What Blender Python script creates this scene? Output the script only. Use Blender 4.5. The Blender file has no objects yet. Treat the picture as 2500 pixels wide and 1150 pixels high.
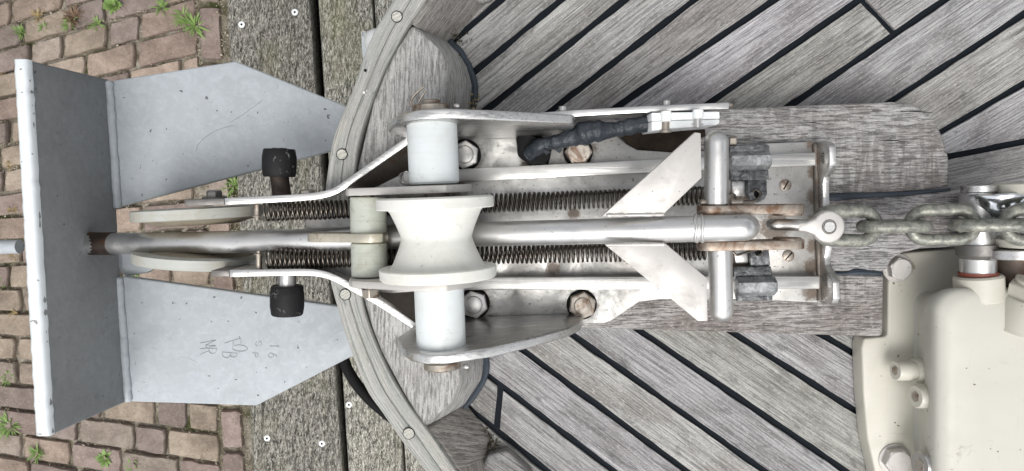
import bpy, bmesh, math, random
from mathutils import Vector, Matrix, noise
random.seed(7)
R = math.radians
scene = bpy.context.scene
C = scene.collection

# ------------------------------------------------------------------ camera
F = 1800.0
CAM = Vector((0, 0, 0.85))
TH = -math.atan(125 / F)
cam = bpy.data.cameras.new('camera')
cam.sensor_width = 36; cam.lens = 36 * F / 2500
cam.clip_start = 0.01; cam.clip_end = 200
co = bpy.data.objects.new('camera', cam); C.objects.link(co)
co.location = CAM; co.rotation_euler = (TH, 0, 0)
scene.camera = co

# ------------------------------------------------------------------ light
SUN_EL, SUN_AZ = R(64), R(-92)      # azimuth of the sun measured from +X
w = bpy.data.worlds.new('World'); scene.world = w; w.use_nodes = True
nt = w.node_tree; bg = nt.nodes['Background']
sky = nt.nodes.new('ShaderNodeTexSky'); sky.sky_type = 'NISHITA'; sky.sun_disc = False
sky.sun_elevation = SUN_EL; sky.sun_rotation = R(90) - SUN_AZ
sky.dust_density = 3.0; sky.ozone_density = 1.0; sky.air_density = 1.0
hs = nt.nodes.new('ShaderNodeHueSaturation'); hs.inputs['Saturation'].default_value = 0.14
tc = nt.nodes.new('ShaderNodeTexCoord'); ns = nt.nodes.new('ShaderNodeTexNoise')
ns.inputs['Scale'].default_value = 2.3; ns.inputs['Detail'].default_value = 5
mr = nt.nodes.new('ShaderNodeMapRange')
mr.inputs['From Min'].default_value = 0.35; mr.inputs['From Max'].default_value = 0.68
mr.inputs['To Min'].default_value = 0.55; mr.inputs['To Max'].default_value = 2.4
mx = nt.nodes.new('ShaderNodeMix'); mx.data_type = 'RGBA'; mx.blend_type = 'MULTIPLY'; mx.inputs[0].default_value = 1
nt.links.new(tc.outputs['Generated'], ns.inputs['Vector'])
nt.links.new(ns.outputs['Fac'], mr.inputs['Value'])
nt.links.new(sky.outputs[0], hs.inputs['Color'])
nt.links.new(hs.outputs[0], mx.inputs[6]); nt.links.new(mr.outputs[0], mx.inputs[7])
nt.links.new(mx.outputs[2], bg.inputs['Color'])
bg.inputs['Strength'].default_value = 0.15
sl = bpy.data.lights.new('sun', 'SUN'); sl.energy = 1.5; sl.angle = R(32); sl.color = (1, .97, .92)
so = bpy.data.objects.new('sun', sl); C.objects.link(so)
sd = Vector((math.cos(SUN_EL) * math.cos(SUN_AZ), math.cos(SUN_EL) * math.sin(SUN_AZ), math.sin(SUN_EL)))
so.rotation_euler = sd.to_track_quat('Z', 'Y').to_euler(); so.location = sd * 5
vs = scene.view_settings
vs.view_transform = 'Standard'; vs.look = 'None'; vs.exposure = -0.08; vs.gamma = 1

# ------------------------------------------------------------------ geometry helpers
ct, st = math.cos(TH), math.sin(TH)
def P(px, py, z):
    dx = (px - 1250) / F; dy = -(py - 575) / F
    d = Vector((dx, dy * ct + st, dy * st - ct))
    t = (z - CAM.z) / d.z
    return CAM + d * t
def PL(pts, z): return [P(a, b, z) for a, b in pts]

def new(): return bmesh.new()

def prism(bm, top, bot, smooth=False):
    """closed solid between two loops of the same length (lists of Vectors)"""
    n = len(top)
    a = [bm.verts.new(v) for v in top]; b = [bm.verts.new(v) for v in bot]
    fs = [bm.faces.new(a), bm.faces.new(b[::-1])]
    for i in range(n):
        j = (i + 1) % n
        fs.append(bm.faces.new((a[i], b[i], b[j], a[j])))
    return fs
def slab(bm, poly, zt, zb):
    """poly: world xy points"""
    return prism(bm, [Vector((p.x, p.y, zt)) for p in poly], [Vector((p.x, p.y, zb)) for p in poly])
def box(bm, c, sx, sy, sz, rot=0):
    m = Matrix.Rotation(rot, 3, 'Z')
    q = [m @ Vector((x * sx / 2, y * sy / 2, 0)) for x, y in ((-1, -1), (1, -1), (1, 1), (-1, 1))]
    return prism(bm, [c + p + Vector((0, 0, sz / 2)) for p in q], [c + p - Vector((0, 0, sz / 2)) for p in q])
def frame(d):
    d = d.normalized()
    u = d.cross(Vector((0, 0, 1)))
    if u.length < 1e-3: u = d.cross(Vector((0, 1, 0)))
    u.normalize(); return u, u.cross(d).normalized()
def lathe(bm, p0, p1, prof, n=32, close=True):
    """prof: (t along p0-p1 in 0..1, radius)"""
    d = p1 - p0; u, v = frame(d); rings = []
    for t, r in prof:
        c = p0 + d * t
        rings.append([bm.verts.new(c + (u * math.cos(2 * math.pi * i / n) + v * math.sin(2 * math.pi * i / n)) * r) for i in range(n)])
    fs = []
    for a, b in zip(rings, rings[1:]):
        for i in range(n):
            j = (i + 1) % n
            fs.append(bm.faces.new((a[i], a[j], b[j], b[i])))
    if close:
        fs.append(bm.faces.new(rings[0][::-1])); fs.append(bm.faces.new(rings[-1]))
    return fs
def rod(bm, p0, p1, r, n=24, ch=0.0):
    L = (p1 - p0).length
    if ch <= 0: return lathe(bm, p0, p1, [(0, r), (1, r)], n)
    return lathe(bm, p0, p1, [(0, r - ch), (ch / L, r), (1 - ch / L, r), (1, r - ch)], n)
def tube(bm, pts, rad, n=10, caps=True, cyclic=False):
    """rad: number or list; parallel transport"""
    m = len(pts); rs = rad if isinstance(rad, (list, tuple)) else [rad] * m
    T = []
    for i in range(m):
        a = pts[i - 1] if (i > 0 or cyclic) else pts[i]
        b = pts[(i + 1) % m] if (i < m - 1 or cyclic) else pts[i]
        T.append((b - a).normalized())
    u, v = frame(T[0]); rings = []
    for i in range(m):
        u = (u - T[i] * u.dot(T[i])).normalized(); v = T[i].cross(u)
        rings.append([bm.verts.new(pts[i] + (u * math.cos(2 * math.pi * k / n) + v * math.sin(2 * math.pi * k / n)) * rs[i]) for k in range(n)])
    fs = []
    for i in range(m if cyclic else m - 1):
        a, b = rings[i], rings[(i + 1) % m]
        for k in range(n):
            j = (k + 1) % n
            fs.append(bm.faces.new((a[k], a[j], b[j], b[k])))
    if caps and not cyclic:
        fs.append(bm.faces.new(rings[0][::-1])); fs.append(bm.faces.new(rings[-1]))
    return fs
def smoothpts(pts, k=6):
    out = []
    n = len(pts)
    for i in range(n - 1):
        p0 = pts[max(i - 1, 0)]; p1 = pts[i]; p2 = pts[i + 1]; p3 = pts[min(i + 2, n - 1)]
        for s in range(k):
            t = s / k
            out.append(0.5 * ((2 * p1) + (p2 - p0) * t + (2 * p0 - 5 * p1 + 4 * p2 - p3) * t * t + (3 * p1 - p0 - 3 * p2 + p3) * t ** 3))
    out.append(pts[-1].copy()); return out
def wall(bm, line, t, zt, zb, k=6, zts=None):
    """strip standing on edge: line of world xy points"""
    L = smoothpts([Vector((p.x, p.y, 0)) for p in line], k) if k > 1 else [Vector((p.x, p.y, 0)) for p in line]
    n = len(L)
    offs = []
    for i in range(n):
        d = (L[min(i + 1, n - 1)] - L[max(i - 1, 0)]).normalized(); offs.append(Vector((-d.y, d.x, 0)) * t / 2)
    def Z(i):
        if callable(zt): return zt(L[i].x)
        return zt
    def B(i):
        return zb(L[i].x) if callable(zb) else zb
    q = []
    for i in range(n):
        a, b = L[i] + offs[i], L[i] - offs[i]
        q.append([bm.verts.new((a.x, a.y, Z(i))), bm.verts.new((b.x, b.y, Z(i))), bm.verts.new((b.x, b.y, B(i))), bm.verts.new((a.x, a.y, B(i)))])
    for a, b in zip(q, q[1:]):
        for k2 in range(4):
            j = (k2 + 1) % 4
            bm.faces.new((a[k2], b[k2], b[j], a[j]))
    bm.faces.new(q[0]); bm.faces.new(q[-1][::-1])

def upright(bm, prof, y_of, t):
    """plate standing in x-z, prof: (x, z) loop; y_of(x, z) gives the mid plane"""
    a = [Vector((x, y_of(x, z) + t / 2, z)) for x, z in prof]
    b = [Vector((x, y_of(x, z) - t / 2, z)) for x, z in prof]
    return prism(bm, a, b)

def uvset(bm, faces, ang=0.0, off=(0, 0), tint=(1, 1, 1)):
    uv = bm.loops.layers.uv.get('UVMap') or bm.loops.layers.uv.new('UVMap')
    cl = bm.loops.layers.float_color.get('tint') or bm.loops.layers.float_color.new('tint')
    ca, sa = math.cos(ang), math.sin(ang)
    for f in faces:
        f.normal_update(); nz = abs(f.normal.z)
        for l in f.loops:
            c = l.vert.co
            u = c.x * ca + c.y * sa; v = -c.x * sa + c.y * ca
            if nz < 0.5: v = v + c.z
            l[uv].uv = (u + off[0], v + off[1]); l[cl] = (*tint, 1)

def finish(bm, name, mat, parent=None, bevel=0.0, seg=2, ang=35, smooth=True, origin=None, mats=None):
    bmesh.ops.recalc_face_normals(bm, faces=bm.faces[:])
    if bevel > 0:
        es = [e for e in bm.edges if len(e.link_faces) == 2 and e.calc_face_angle(0) > R(32)]
        bmesh.ops.bevel(bm, geom=es, offset=bevel, offset_type='OFFSET', segments=seg, profile=0.5, affect='EDGES', clamp_overlap=True)
    bm.normal_update()
    for f in bm.faces: f.smooth = smooth
    for e in bm.edges:
        if len(e.link_faces) == 2 and e.calc_face_angle(0) > R(ang): e.smooth = False
    o0 = Vector((0, 0, 0))
    if parent is not None: o0 = Vector(parent['_o'])
    elif origin is not None: o0 = Vector(origin)
    if o0.length: bmesh.ops.translate(bm, verts=bm.verts[:], vec=-o0)
    me = bpy.data.meshes.new(name); bm.to_mesh(me); bm.free()
    for m in (mats or [mat]): me.materials.append(m)
    o = bpy.data.objects.new(name, me); C.objects.link(o)
    o['_o'] = list(o0)
    if parent is not None: o.parent = parent
    else: o.location = o0
    return o
def thing(name, label, cat, loc, group=None):
    o = bpy.data.objects.new(name, None); C.objects.link(o); o.location = loc; o.empty_display_size = 0.02
    o['label'] = label; o['category'] = cat; o['_o'] = list(loc)
    if group: o['group'] = group
    return o
def tag(o, label, cat, group=None):
    o['label'] = label; o['category'] = cat
    if group: o['group'] = group
    return o
def struct(o, kind='structure', label=None):
    o['kind'] = kind
    if label: o['label'] = label
    return o

# ------------------------------------------------------------------ materials
class M:
    def __init__(s, name):
        s.m = bpy.data.materials.new(name); s.m.use_nodes = True
        s.nt = s.m.node_tree; s.b = s.nt.nodes['Principled BSDF']; s.c = None
    def n(s, t, **kw):
        o = s.nt.nodes.new(t)
        for k, v in kw.items(): setattr(o, k, v)
        return o
    def l(s, a, b): s.nt.links.new(a, b)
    def coord(s, which='Object', scale=(1, 1, 1), rot=(0, 0, 0)):
        t = s.n('ShaderNodeTexCoord'); mp = s.n('ShaderNodeMapping')
        mp.inputs['Scale'].default_value = scale; mp.inputs['Rotation'].default_value = rot
        s.l(t.outputs[which], mp.inputs[0]); return mp.outputs[0]
    def noise(s, co, scale=5, detail=3, rough=0.55, dist=0.0):
        t = s.n('ShaderNodeTexNoise'); t.inputs['Scale'].default_value = scale; t.inputs['Detail'].default_value = detail
        t.inputs['Roughness'].default_value = rough; t.inputs['Distortion'].default_value = dist
        s.l(co, t.inputs['Vector']); return t.outputs['Fac']
    def ramp(s, v, stops):
        r = s.n('ShaderNodeValToRGB'); e = r.color_ramp.elements
        while len(e) < len(stops): e.new(0.5)
        for q, (p, c) in zip(e, stops):
            q.position = p; q.color = (c, c, c, 1) if isinstance(c, (int, float)) else (*c, 1)
        s.l(v, r.inputs[0]); return r.outputs[0]
    def mix(s, f, a, b, mode='MIX'):
        x = s.n('ShaderNodeMix'); x.data_type = 'RGBA'; x.blend_type = mode
        for sock, v in ((x.inputs[0], f), (x.inputs[6], a), (x.inputs[7], b)):
            if isinstance(v, (int, float)): sock.default_value = v if sock == x.inputs[0] else (v, v, v, 1)
            elif isinstance(v, tuple): sock.default_value = (*v, 1)
            else: s.l(v, sock)
        return x.outputs[2]
    def math(s, op, a, b=0.0):
        x = s.n('ShaderNodeMath'); x.operation = op
        for i, v in enumerate((a, b)):
            if isinstance(v, (int, float)): x.inputs[i].default_value = v
            else: s.l(v, x.inputs[i])
        return x.outputs[0]
    def color(s, c):
        if isinstance(c, tuple): s.b.inputs['Base Color'].default_value = (*c, 1)
        else: s.l(c, s.b.inputs['Base Color'])
    def set(s, k, v):
        if isinstance(v, (int, float)): s.b.inputs[k].default_value = v
        else: s.l(v, s.b.inputs[k])
    def bump(s, h, dist=0.001, strength=1.0, prev=None):
        b = s.n('ShaderNodeBump'); b.inputs['Distance'].default_value = dist; b.inputs['Strength'].default_value = strength
        s.l(h, b.inputs['Height'])
        if prev: s.l(prev, b.inputs['Normal'])
        s.l(b.outputs[0], s.b.inputs['Normal']); return b.outputs[0]
    def tint(s, col):
        a = s.n('ShaderNodeAttribute'); a.attribute_name = 'tint'
        return s.mix(1.0, col, a.outputs['Color'], 'MULTIPLY')

def teak(name, light=(.44, .438, .44), dark=(.115, .112, .114), brown=(.2, .19, .185), grain=(9, 520), k=.88, patch=.75, ripple=0):
    m = M(name)
    gm = m.noise(m.coord('UV', (grain[0] * .8, grain[1] * .33, 1)), 1, 3, .6, .2)          # broad bands
    g = m.noise(m.coord('UV', (grain[0], grain[1], 1)), 1, 4, .7, .15)                       # fibre lines
    gl = m.noise(m.coord('UV', (grain[0] * 2.2, grain[1] * 1.15, 1)), 1, 2, .6, .1)
    sp = m.noise(m.coord('UV', (190, 420, 1)), 1, 3, .7)                                      # weathering speckle
    p = m.noise(m.coord('UV', (7, 17, 1)), 1, 5, .68, .5)
    p2 = m.noise(m.coord('UV', (30, 75, 1)), 1, 4, .72, .5)
    mid = tuple(a * .62 + b * .38 for a, b in zip(light, dark))
    c = m.ramp(gm, [(.32, mid), (.5, tuple(x * .95 for x in light)), (.68, tuple(x * 1.1 for x in light))])
    pm = m.math('MULTIPLY', m.ramp(p, [(.46, 0), (.62, 1)]), patch)
    c = m.mix(pm, c, m.mix(sp, tuple(x * .55 for x in brown), tuple(x * 1.9 for x in brown)))
    c = m.mix(m.math('MULTIPLY', m.ramp(g, [(.40, 1), (.52, 0)]), .72 * k), c, dark)
    c = m.mix(m.math('MULTIPLY', m.ramp(gl, [(.38, 1), (.46, 0)]), .6 * k), c, tuple(x * .7 for x in dark))
    c = m.mix(m.math('MULTIPLY', m.ramp(sp, [(.56, 0), (.68, 1)]), .55), c, tuple(min(1, x * 1.35) for x in light))
    c = m.mix(m.math('MULTIPLY', m.ramp(p2, [(.57, 0), (.68, 1)]), .6), c, tuple(x * .8 for x in dark))
    if ripple:
        rp_ = m.noise(m.coord('UV', (75, 14, 1)), 1, 3, .6, .8); rm_ = m.noise(m.coord('UV', (4, 9, 1)), 1, 2)
        c = m.mix(m.math('MULTIPLY', m.math('MULTIPLY', m.ramp(rp_, [(.46, 1), (.54, 0)]), m.ramp(rm_, [(.45, 0), (.6, 1)])), ripple), c, tuple(x * .9 for x in dark))
    sp2 = m.noise(m.coord('UV', (420, 620, 1)), 1, 2, .7)
    c = m.mix(m.math('MULTIPLY', m.ramp(sp2, [(.34, 1), (.44, 0)]), .5), c, dark)
    m.color(m.tint(c)); m.set('Roughness', .82); m.set('Specular IOR Level', .25)
    m.bump(m.math('ADD', g, m.math('MULTIPLY', gl, .6)), .0022, .9)
    return m.m
def dockwood(name):
    m = M(name)
    g = m.noise(m.coord('UV', (45, 150, 1)), 1, 4, .7, .9)
    g2 = m.noise(m.coord('UV', (90, 260, 1)), 1, 3, .65, 1.4)
    p = m.noise(m.coord('UV', (4, 9, 1)), 1, 4, .6)
    ln = m.noise(m.coord('UV', (3, 90, 1)), 1, 3, .6)
    c = m.ramp(g, [(.36, (.05, .048, .042)), (.47, (.14, .136, .125)), (.56, (.26, .255, .235)), (.68, (.46, .455, .42))])
    c = m.mix(m.math('MULTIPLY', m.ramp(g2, [(.53, 0), (.62, 1)]), .8), c, (.58, .575, .53))
    c = m.mix(m.math('MULTIPLY', m.ramp(g2, [(.36, 1), (.45, 0)]), .75), c, (.03, .03, .027))
    c = m.mix(m.math('MULTIPLY', m.ramp(ln, [(.36, 1), (.43, 0)]), .6), c, (.04, .04, .035))
    c = m.mix(m.math('MULTIPLY', m.ramp(p, [(.5, 0), (.68, 1)]), .4), c, m.mix(g, (.05, .055, .02), (.34, .34, .2)))
    m.color(m.tint(c)); m.set('Roughness', .9); m.set('Specular IOR Level', .2)
    m.bump(g, .003, .8); return m.m
def steel(name, col=(.56, .55, .535), rough=.3, dirt=.5, rust=.0, brush=0, pits=True, metal=1.0, smooth=False, grime=(.2, .17, .14)):
    m = M(name)
    co = m.coord('Object')
    a = m.noise(co, 28, 5, .65, .4); b = m.noise(co, 140, 4, .7); big = m.noise(co, 11, 3, .5)
    c = m.mix(m.math('MULTIPLY', m.ramp(a, [(.5, 0), (.7, 1)]), dirt), col, tuple(x * .62 for x in col))
    c = m.mix(m.math('MULTIPLY', m.ramp(big, [(.52, 0), (.72, 1)]), dirt * .5), c, grime)
    if rust: c = m.mix(m.math('MULTIPLY', m.ramp(m.noise(co, 45, 5, .7, .8), [(.62 - .3 * rust, 0), (.72 - .2 * rust, 1)]), .8), c, (.16, .075, .035))
    if pits: c = m.mix(m.math('MULTIPLY', m.ramp(m.noise(co, 330, 2, .5), [(.70, 0), (.76, 1)]), .8), c, (.12, .1, .08))
    m.color(c)
    mt = m.math('SUBTRACT', metal, m.math('MULTIPLY', m.ramp(a, [(.55, 0), (.75, 1)]), dirt * .5)); m.set('Metallic', mt)
    if brush:
        st_ = m.noise(m.coord('Object', (9, 420, 420) if brush == 1 else (420, 9, 420)), 1, 2, .6)
        m.set('Roughness', m.ramp(st_, [(.3, rough * .7), (.7, min(1, rough * 1.7))]))
        m.bump(st_, .0004, .5, m.bump(b, .0005, .3))
    else:
        m.set('Roughness', m.ramp(a, [(.3, rough * .75), (.7, min(1, rough * 1.8))]))
        m.bump(m.math('ADD', b, a), .00025 if smooth else .0007, .45)
    return m.m
def galv(name, a=(.24, .25, .255), b=(.12, .125, .13), c3=(.4, .415, .42), rough=.5, metal=.45, sc=90, h=.0009):
    m = M(name); co = m.coord('Object')
    n1 = m.noise(co, sc, 5, .7, .6); n2 = m.noise(co, sc * 2.2, 3, .6)
    c = m.ramp(n1, [(.36, b), (.5, a), (.66, c3)])
    m.color(c); m.set('Metallic', metal); m.set('Roughness', m.ramp(n2, [(.3, rough * .7), (.7, rough * 1.3)]))
    m.bump(m.math('ADD', n1, n2), h, .7); return m.m
def plastic(name, col, rough=.45, stain=(.5, .47, .36), amt=.3, sss=.1, spots=True):
    m = M(name); co = m.coord('Object')
    a = m.noise(co, 22, 5, .65, .5); b = m.noise(co, 170, 2, .5); s2 = m.noise(co, 60, 6, .75, 1)
    c = m.mix(m.math('MULTIPLY', m.ramp(a, [(.45, 0), (.7, 1)]), amt), col, stain)
    rg = m.noise(m.coord('Object', (14, 330, 14)), 1, 4, .7, .3)
    c = m.mix(m.math('MULTIPLY', m.ramp(rg, [(.52, 0), (.72, 1)]), amt * .45), c, tuple(x * .8 for x in stain))
    c = m.mix(m.math('MULTIPLY', m.ramp(s2, [(.58, 0), (.7, 1)]), amt), c, tuple(x * .6 for x in stain))
    if spots: c = m.mix(m.math('MULTIPLY', m.ramp(b, [(.73, 0), (.78, 1)]), .6), c, tuple(x * .4 for x in stain))
    m.color(c); m.set('Roughness', m.ramp(a, [(.3, rough * .8), (.7, rough * 1.35)]))
    if sss:
        m.b.inputs['Subsurface Weight'].default_value = sss; m.b.inputs['Subsurface Radius'].default_value = (1, 1, 1)
        m.b.inputs['Subsurface Scale'].default_value = .004
    m.bump(m.math('ADD', s2, m.math('MULTIPLY', b, .5)), .0006, .4); return m.m
def paint(name, col, rough=.4, sc=20, h=.0006, chips=(.1, .09, .08), chip_at=.72, wear=.25, metal=0.0, scuff=.35, mott=.0, spots=(), origin=None, grime=(.16, .11, .06)):
    m = M(name); co = m.coord('Object')
    a = m.noise(co, sc, 5, .65, .4); b = m.noise(co, sc * 7, 3, .6); q = m.noise(co, 130, 2, .5)
    c = m.mix(m.math('MULTIPLY', m.ramp(a, [(.42, 0), (.7, 1)]), wear), col, tuple(x * .62 for x in col))
    if mott: c = m.mix(m.math('MULTIPLY', m.ramp(m.noise(co, 75, 5, .75, .6), [(.45, 0), (.65, 1)]), mott), c, tuple(min(1, x * 1.28) for x in col))
    s1 = m.noise(m.coord('Object', (14, 420, 14), (0, 0, .5)), 1, 3, .6, .6); s2 = m.noise(m.coord('Object', (380, 16, 16), (0, 0, .3)), 1, 3, .6, .8)
    sm = m.noise(co, 16, 4, .7, 1.2)
    c = m.mix(m.math('MULTIPLY', m.math('MULTIPLY', m.ramp(m.math('MAXIMUM', s1, s2), [(.66, 0), (.74, 1)]), m.ramp(sm, [(.5, 0), (.62, 1)])), scuff), c, tuple(x * .35 for x in col))
    c = m.mix(m.math('MULTIPLY', m.ramp(m.noise(co, 42, 6, .8, 1.5), [(.60, 0), (.70, 1)]), scuff * .8), c, tuple(x * .5 for x in col))
    c = m.mix(m.ramp(q, [(chip_at, 0), (chip_at + .02, 1)]), c, chips)
    if spots:
        acc = None
        for p, rad in spots:
            d = m.n('ShaderNodeVectorMath', operation='DISTANCE'); m.l(co, d.inputs[0]); d.inputs[1].default_value = p - origin
            v = m.math('MAXIMUM', m.math('SUBTRACT', 1.0, m.math('DIVIDE', d.outputs['Value'], rad)), 0.0)
            acc = v if acc is None else m.math('MAXIMUM', acc, v)
        n1 = m.noise(co, 110, 5, .75, .8)
        f = m.ramp(m.math('ADD', m.math('MULTIPLY', acc, .8), m.math('MULTIPLY', m.math('SUBTRACT', n1, .5), 1.3)), [(.28, 0), (.6, .8)])
        c = m.mix(m.math('MULTIPLY', f, m.ramp(acc, [(.0, 0), (.25, 1)])), c, grime)
    m.color(c); m.set('Metallic', metal); m.set('Roughness', m.ramp(b, [(.3, rough * .8), (.7, min(1, rough * 1.4))]))
    m.bump(m.math('ADD', a, m.math('MULTIPLY', b, .4)), h, .5); return m.m
def flat(name, col, rough=.6, metal=0, h=.0005, sc=120, var=.35, spec=.5):
    m = M(name); co = m.coord('Object'); a = m.noise(co, sc, 4, .65)
    m.color(m.mix(a, tuple(x * (1 - var) for x in col), tuple(min(1, x * (1 + var)) for x in col)))
    m.set('Roughness', rough); m.set('Metallic', metal); m.set('Specular IOR Level', spec); m.bump(a, h, .6); return m.m

m_teak = teak('weathered_teak')
m_teakb = teak('weathered_teak_block', light=(.47, .465, .45), dark=(.14, .135, .13), brown=(.25, .235, .22), grain=(26, 380), k=.9, patch=.4)
m_teakp = teak('mounting_board_teak', light=(.43, .42, .41), dark=(.095, .088, .085), brown=(.17, .15, .14), grain=(30, 430), k=1.1, patch=.85, ripple=.5)
m_rail = teak('rail_teak', light=(.48, .47, .45), dark=(.19, .22, .2), brown=(.42, .39, .34), grain=(5, 300), k=.7, patch=.5)
m_dock = dockwood('dock_wood')
m_caulk = flat('black_caulk', (.006, .009, .013), .7, h=.0008, sc=200, spec=.15)
m_bcaulk = flat('blue_black_caulk', (.022, .032, .045), .5, h=.0015, sc=150)
m_steel = steel('worn_stainless', rough=.3)
m_plate = steel('base_plate_steel', (.52, .515, .5), rough=.45, dirt=.8, rust=.05)
def stained(name, base, spots, origin, **kw):
    """steel with brown grime collected round the given points (world)"""
    mt = steel(name, base, **kw); m = M.__new__(M); m.m = mt; m.nt = mt.node_tree; m.b = m.nt.nodes['Principled BSDF']
    src = m.b.inputs['Base Color'].links[0].from_socket; co = m.coord('Object'); acc = None
    n1 = m.noise(co, 150, 6, .8, .6); n2 = m.noise(co, 300, 3, .6)
    for p, rad in spots:
        d = m.n('ShaderNodeVectorMath', operation='DISTANCE'); m.l(co, d.inputs[0]); d.inputs[1].default_value = p - origin
        v = m.math('SUBTRACT', 1.0, m.math('DIVIDE', d.outputs['Value'], rad)); v = m.math('MAXIMUM', v, 0.0)
        acc = v if acc is None else m.math('MAXIMUM', acc, v)
    f = m.ramp(m.math('ADD', acc, m.math('MULTIPLY', m.math('SUBTRACT', n1, .5), 1.3)), [(.30, 0), (.62, 1)])
    f = m.math('MULTIPLY', f, m.ramp(acc, [(.02, 0), (.2, .85)]))
    c = m.mix(f, src, m.mix(n2, (.02, .014, .01), (.17, .11, .065)))
    sp = m.math('MULTIPLY', m.ramp(n2, [(.63, 0), (.68, 1)]), m.ramp(n1, [(.42, 0), (.6, .9)]))
    c = m.mix(sp, c, (.09, .07, .05)); m.color(c)
    mm = m.b.inputs['Metallic'].links[0].from_socket
    m.set('Metallic', m.math('MULTIPLY', mm, m.math('SUBTRACT', 1.0, m.math('MAXIMUM', f, sp))))
    return mt
m_bright = steel('bright_stainless', (.6, .595, .585), rough=.3, dirt=.35, brush=1)
m_mirror = steel('mirror_stainless', (.75, .78, .82), rough=.12, dirt=.2, pits=False, smooth=True)
m_bar = steel('brushed_bar', (.56, .555, .54), rough=.38, dirt=.4, brush=1, pits=False)
m_pol = steel('polished_pipe', (.66, .655, .645), rough=.33, dirt=.25, pits=True, smooth=True)
m_gus = steel('satin_gusset', (.58, .56, .535), rough=.5, dirt=.1, pits=True, grime=(.48, .44, .4), metal=.72, smooth=True)
m_brown = steel('tarnished_steel', (.42, .38, .33), rough=.4, dirt=.7, rust=.35)
m_rust = steel('rusty_bolt', (.5, .46, .41), rough=.5, dirt=.6, rust=.42)
m_shade = steel('shade_dark_steel', (.2, .18, .16), rough=.5, dirt=.8, rust=.15)  # dark tone for the pieces that stand in for shade on the frame
m_pin = steel('dark_rusty_pin_and_shade', (.1, .08, .07), rough=.5, dirt=.6, rust=.5)
m_darkst = steel('dark_inner_steel', (.22, .21, .2), rough=.42, dirt=.5)
m_spring = steel('spring_wire', (.12, .105, .09), rough=.25, dirt=.5, pits=False)
m_galv = galv('galvanised')
m_lead = galv('lead_grey', (.13, .135, .14), (.045, .045, .048), (.28, .29, .29), .45, .6, 120, .0014)
m_chain = galv('chain_galvanised', (.21, .215, .19), (.12, .12, .105), (.33, .325, .27), .45, .4, 150, .0003)
m_nylon = plastic('nylon_roller', (.69, .69, .655), .5, (.5, .48, .39), .4)
m_nylon2 = plastic('nylon_side_roller', (.63, .67, .68), .4, (.52, .53, .48), .35)
m_nylon3 = plastic('nylon_dirty_roller', (.42, .44, .39), .45, (.2, .17, .09), .55)
m_wheel = plastic('front_wheel_plastic', (.42, .43, .4), .5, (.34, .29, .2), .5, 0)
m_groove = plastic('muddy_groove', (.27, .235, .175), .6, (.12, .09, .05), .7, 0)
m_whitep = flat('white_plastic', (.8, .82, .82), .4, h=.0002, var=.04)
m_rubber = flat('black_rubber', (.006, .006, .0065), .75, h=.001, sc=200, spec=.2)
mm_ = M('scuffed_rubber'); n_ = mm_.noise(mm_.coord('Object'), 190, 3, .6, .5); n2_ = mm_.noise(mm_.coord('Object'), 45, 3)
mm_.color(mm_.mix(mm_.math('MULTIPLY', mm_.ramp(n_, [(.60, 0), (.66, 1)]), mm_.ramp(n2_, [(.48, 0), (.6, .7)])), (.008, .008, .009), (.3, .3, .3))); mm_.set('Roughness', .65); mm_.set('Specular IOR Level', .3); mm_.bump(n_, .0008, .6); m_stop = mm_.m
m_tape = flat('black_tape', (.02, .026, .034), .42, h=.004, sc=110, spec=.5)
m_zinc = paint('zinc_paint', (.39, .42, .445), .6, 11, .0004, (.12, .12, .12), .725, .34, 0.0, mott=.45, scuff=.5)
m_zincd = paint('zinc_paint_shaded', (.235, .24, .245), .6, 16, .0022, (.07, .07, .07), .725, .35, .0, mott=.3, scuff=.5)  # darker copy of the zinc, with the crown face's shade in its colour
m_zince = paint('zinc_paint_bright', (.68, .72, .74), .45, 22, .0012, (.25, .25, .24), .70, .2, .1)  # pale copy of the zinc, carrying the light on the crown's top edge
m_stamp = flat('stamp_mark', (.33, .355, .37), .6)
WO = P(2400, 900, 0)
wsp = [(P(a, b, z), q) for a, b, z, q in ((2300, 966, .07, .02), (2250, 905, .05, .018), (2310, 1110, .08, .032), (2330, 1090, .09, .026), (2192, 655, .026, .026), (2188, 1124, .026, .024))]
m_cream2 = paint('pale_housing_paint', (.5, .49, .435), .45, 7, .0008, (.13, .09, .05), .735, .2, scuff=.3, spots=wsp, origin=WO)
m_cream = paint('cream_paint', (.54, .52, .45), .36, 9, .0007, (.13, .09, .05), .73, .2, scuff=.3, spots=wsp, origin=WO)
m_red = flat('red_washer', (.2, .05, .03), .5)
m_soil = None
def soil():
    m = M('joint_soil'); co = m.coord('Object')
    a = m.noise(co, 30, 6, .75, .4); b = m.noise(co, 160, 4, .75)
    c = m.ramp(a, [(.34, (.12, .1, .075)), (.48, (.27, .235, .18)), (.62, (.48, .44, .37))])
    c = m.mix(m.ramp(m.noise(co, 9, 4, .6), [(.5, 0), (.64, 1)]), c, m.mix(b, (.03, .035, .01), (.13, .14, .05)))
    c = m.mix(m.ramp(b, [(.6, 0), (.68, 1)]), c, (.42, .38, .3))
    m.color(c); m.set('Roughness', 1); m.bump(m.math('ADD', a, b), .008, 1); return m.m
m_soil = soil()
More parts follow.
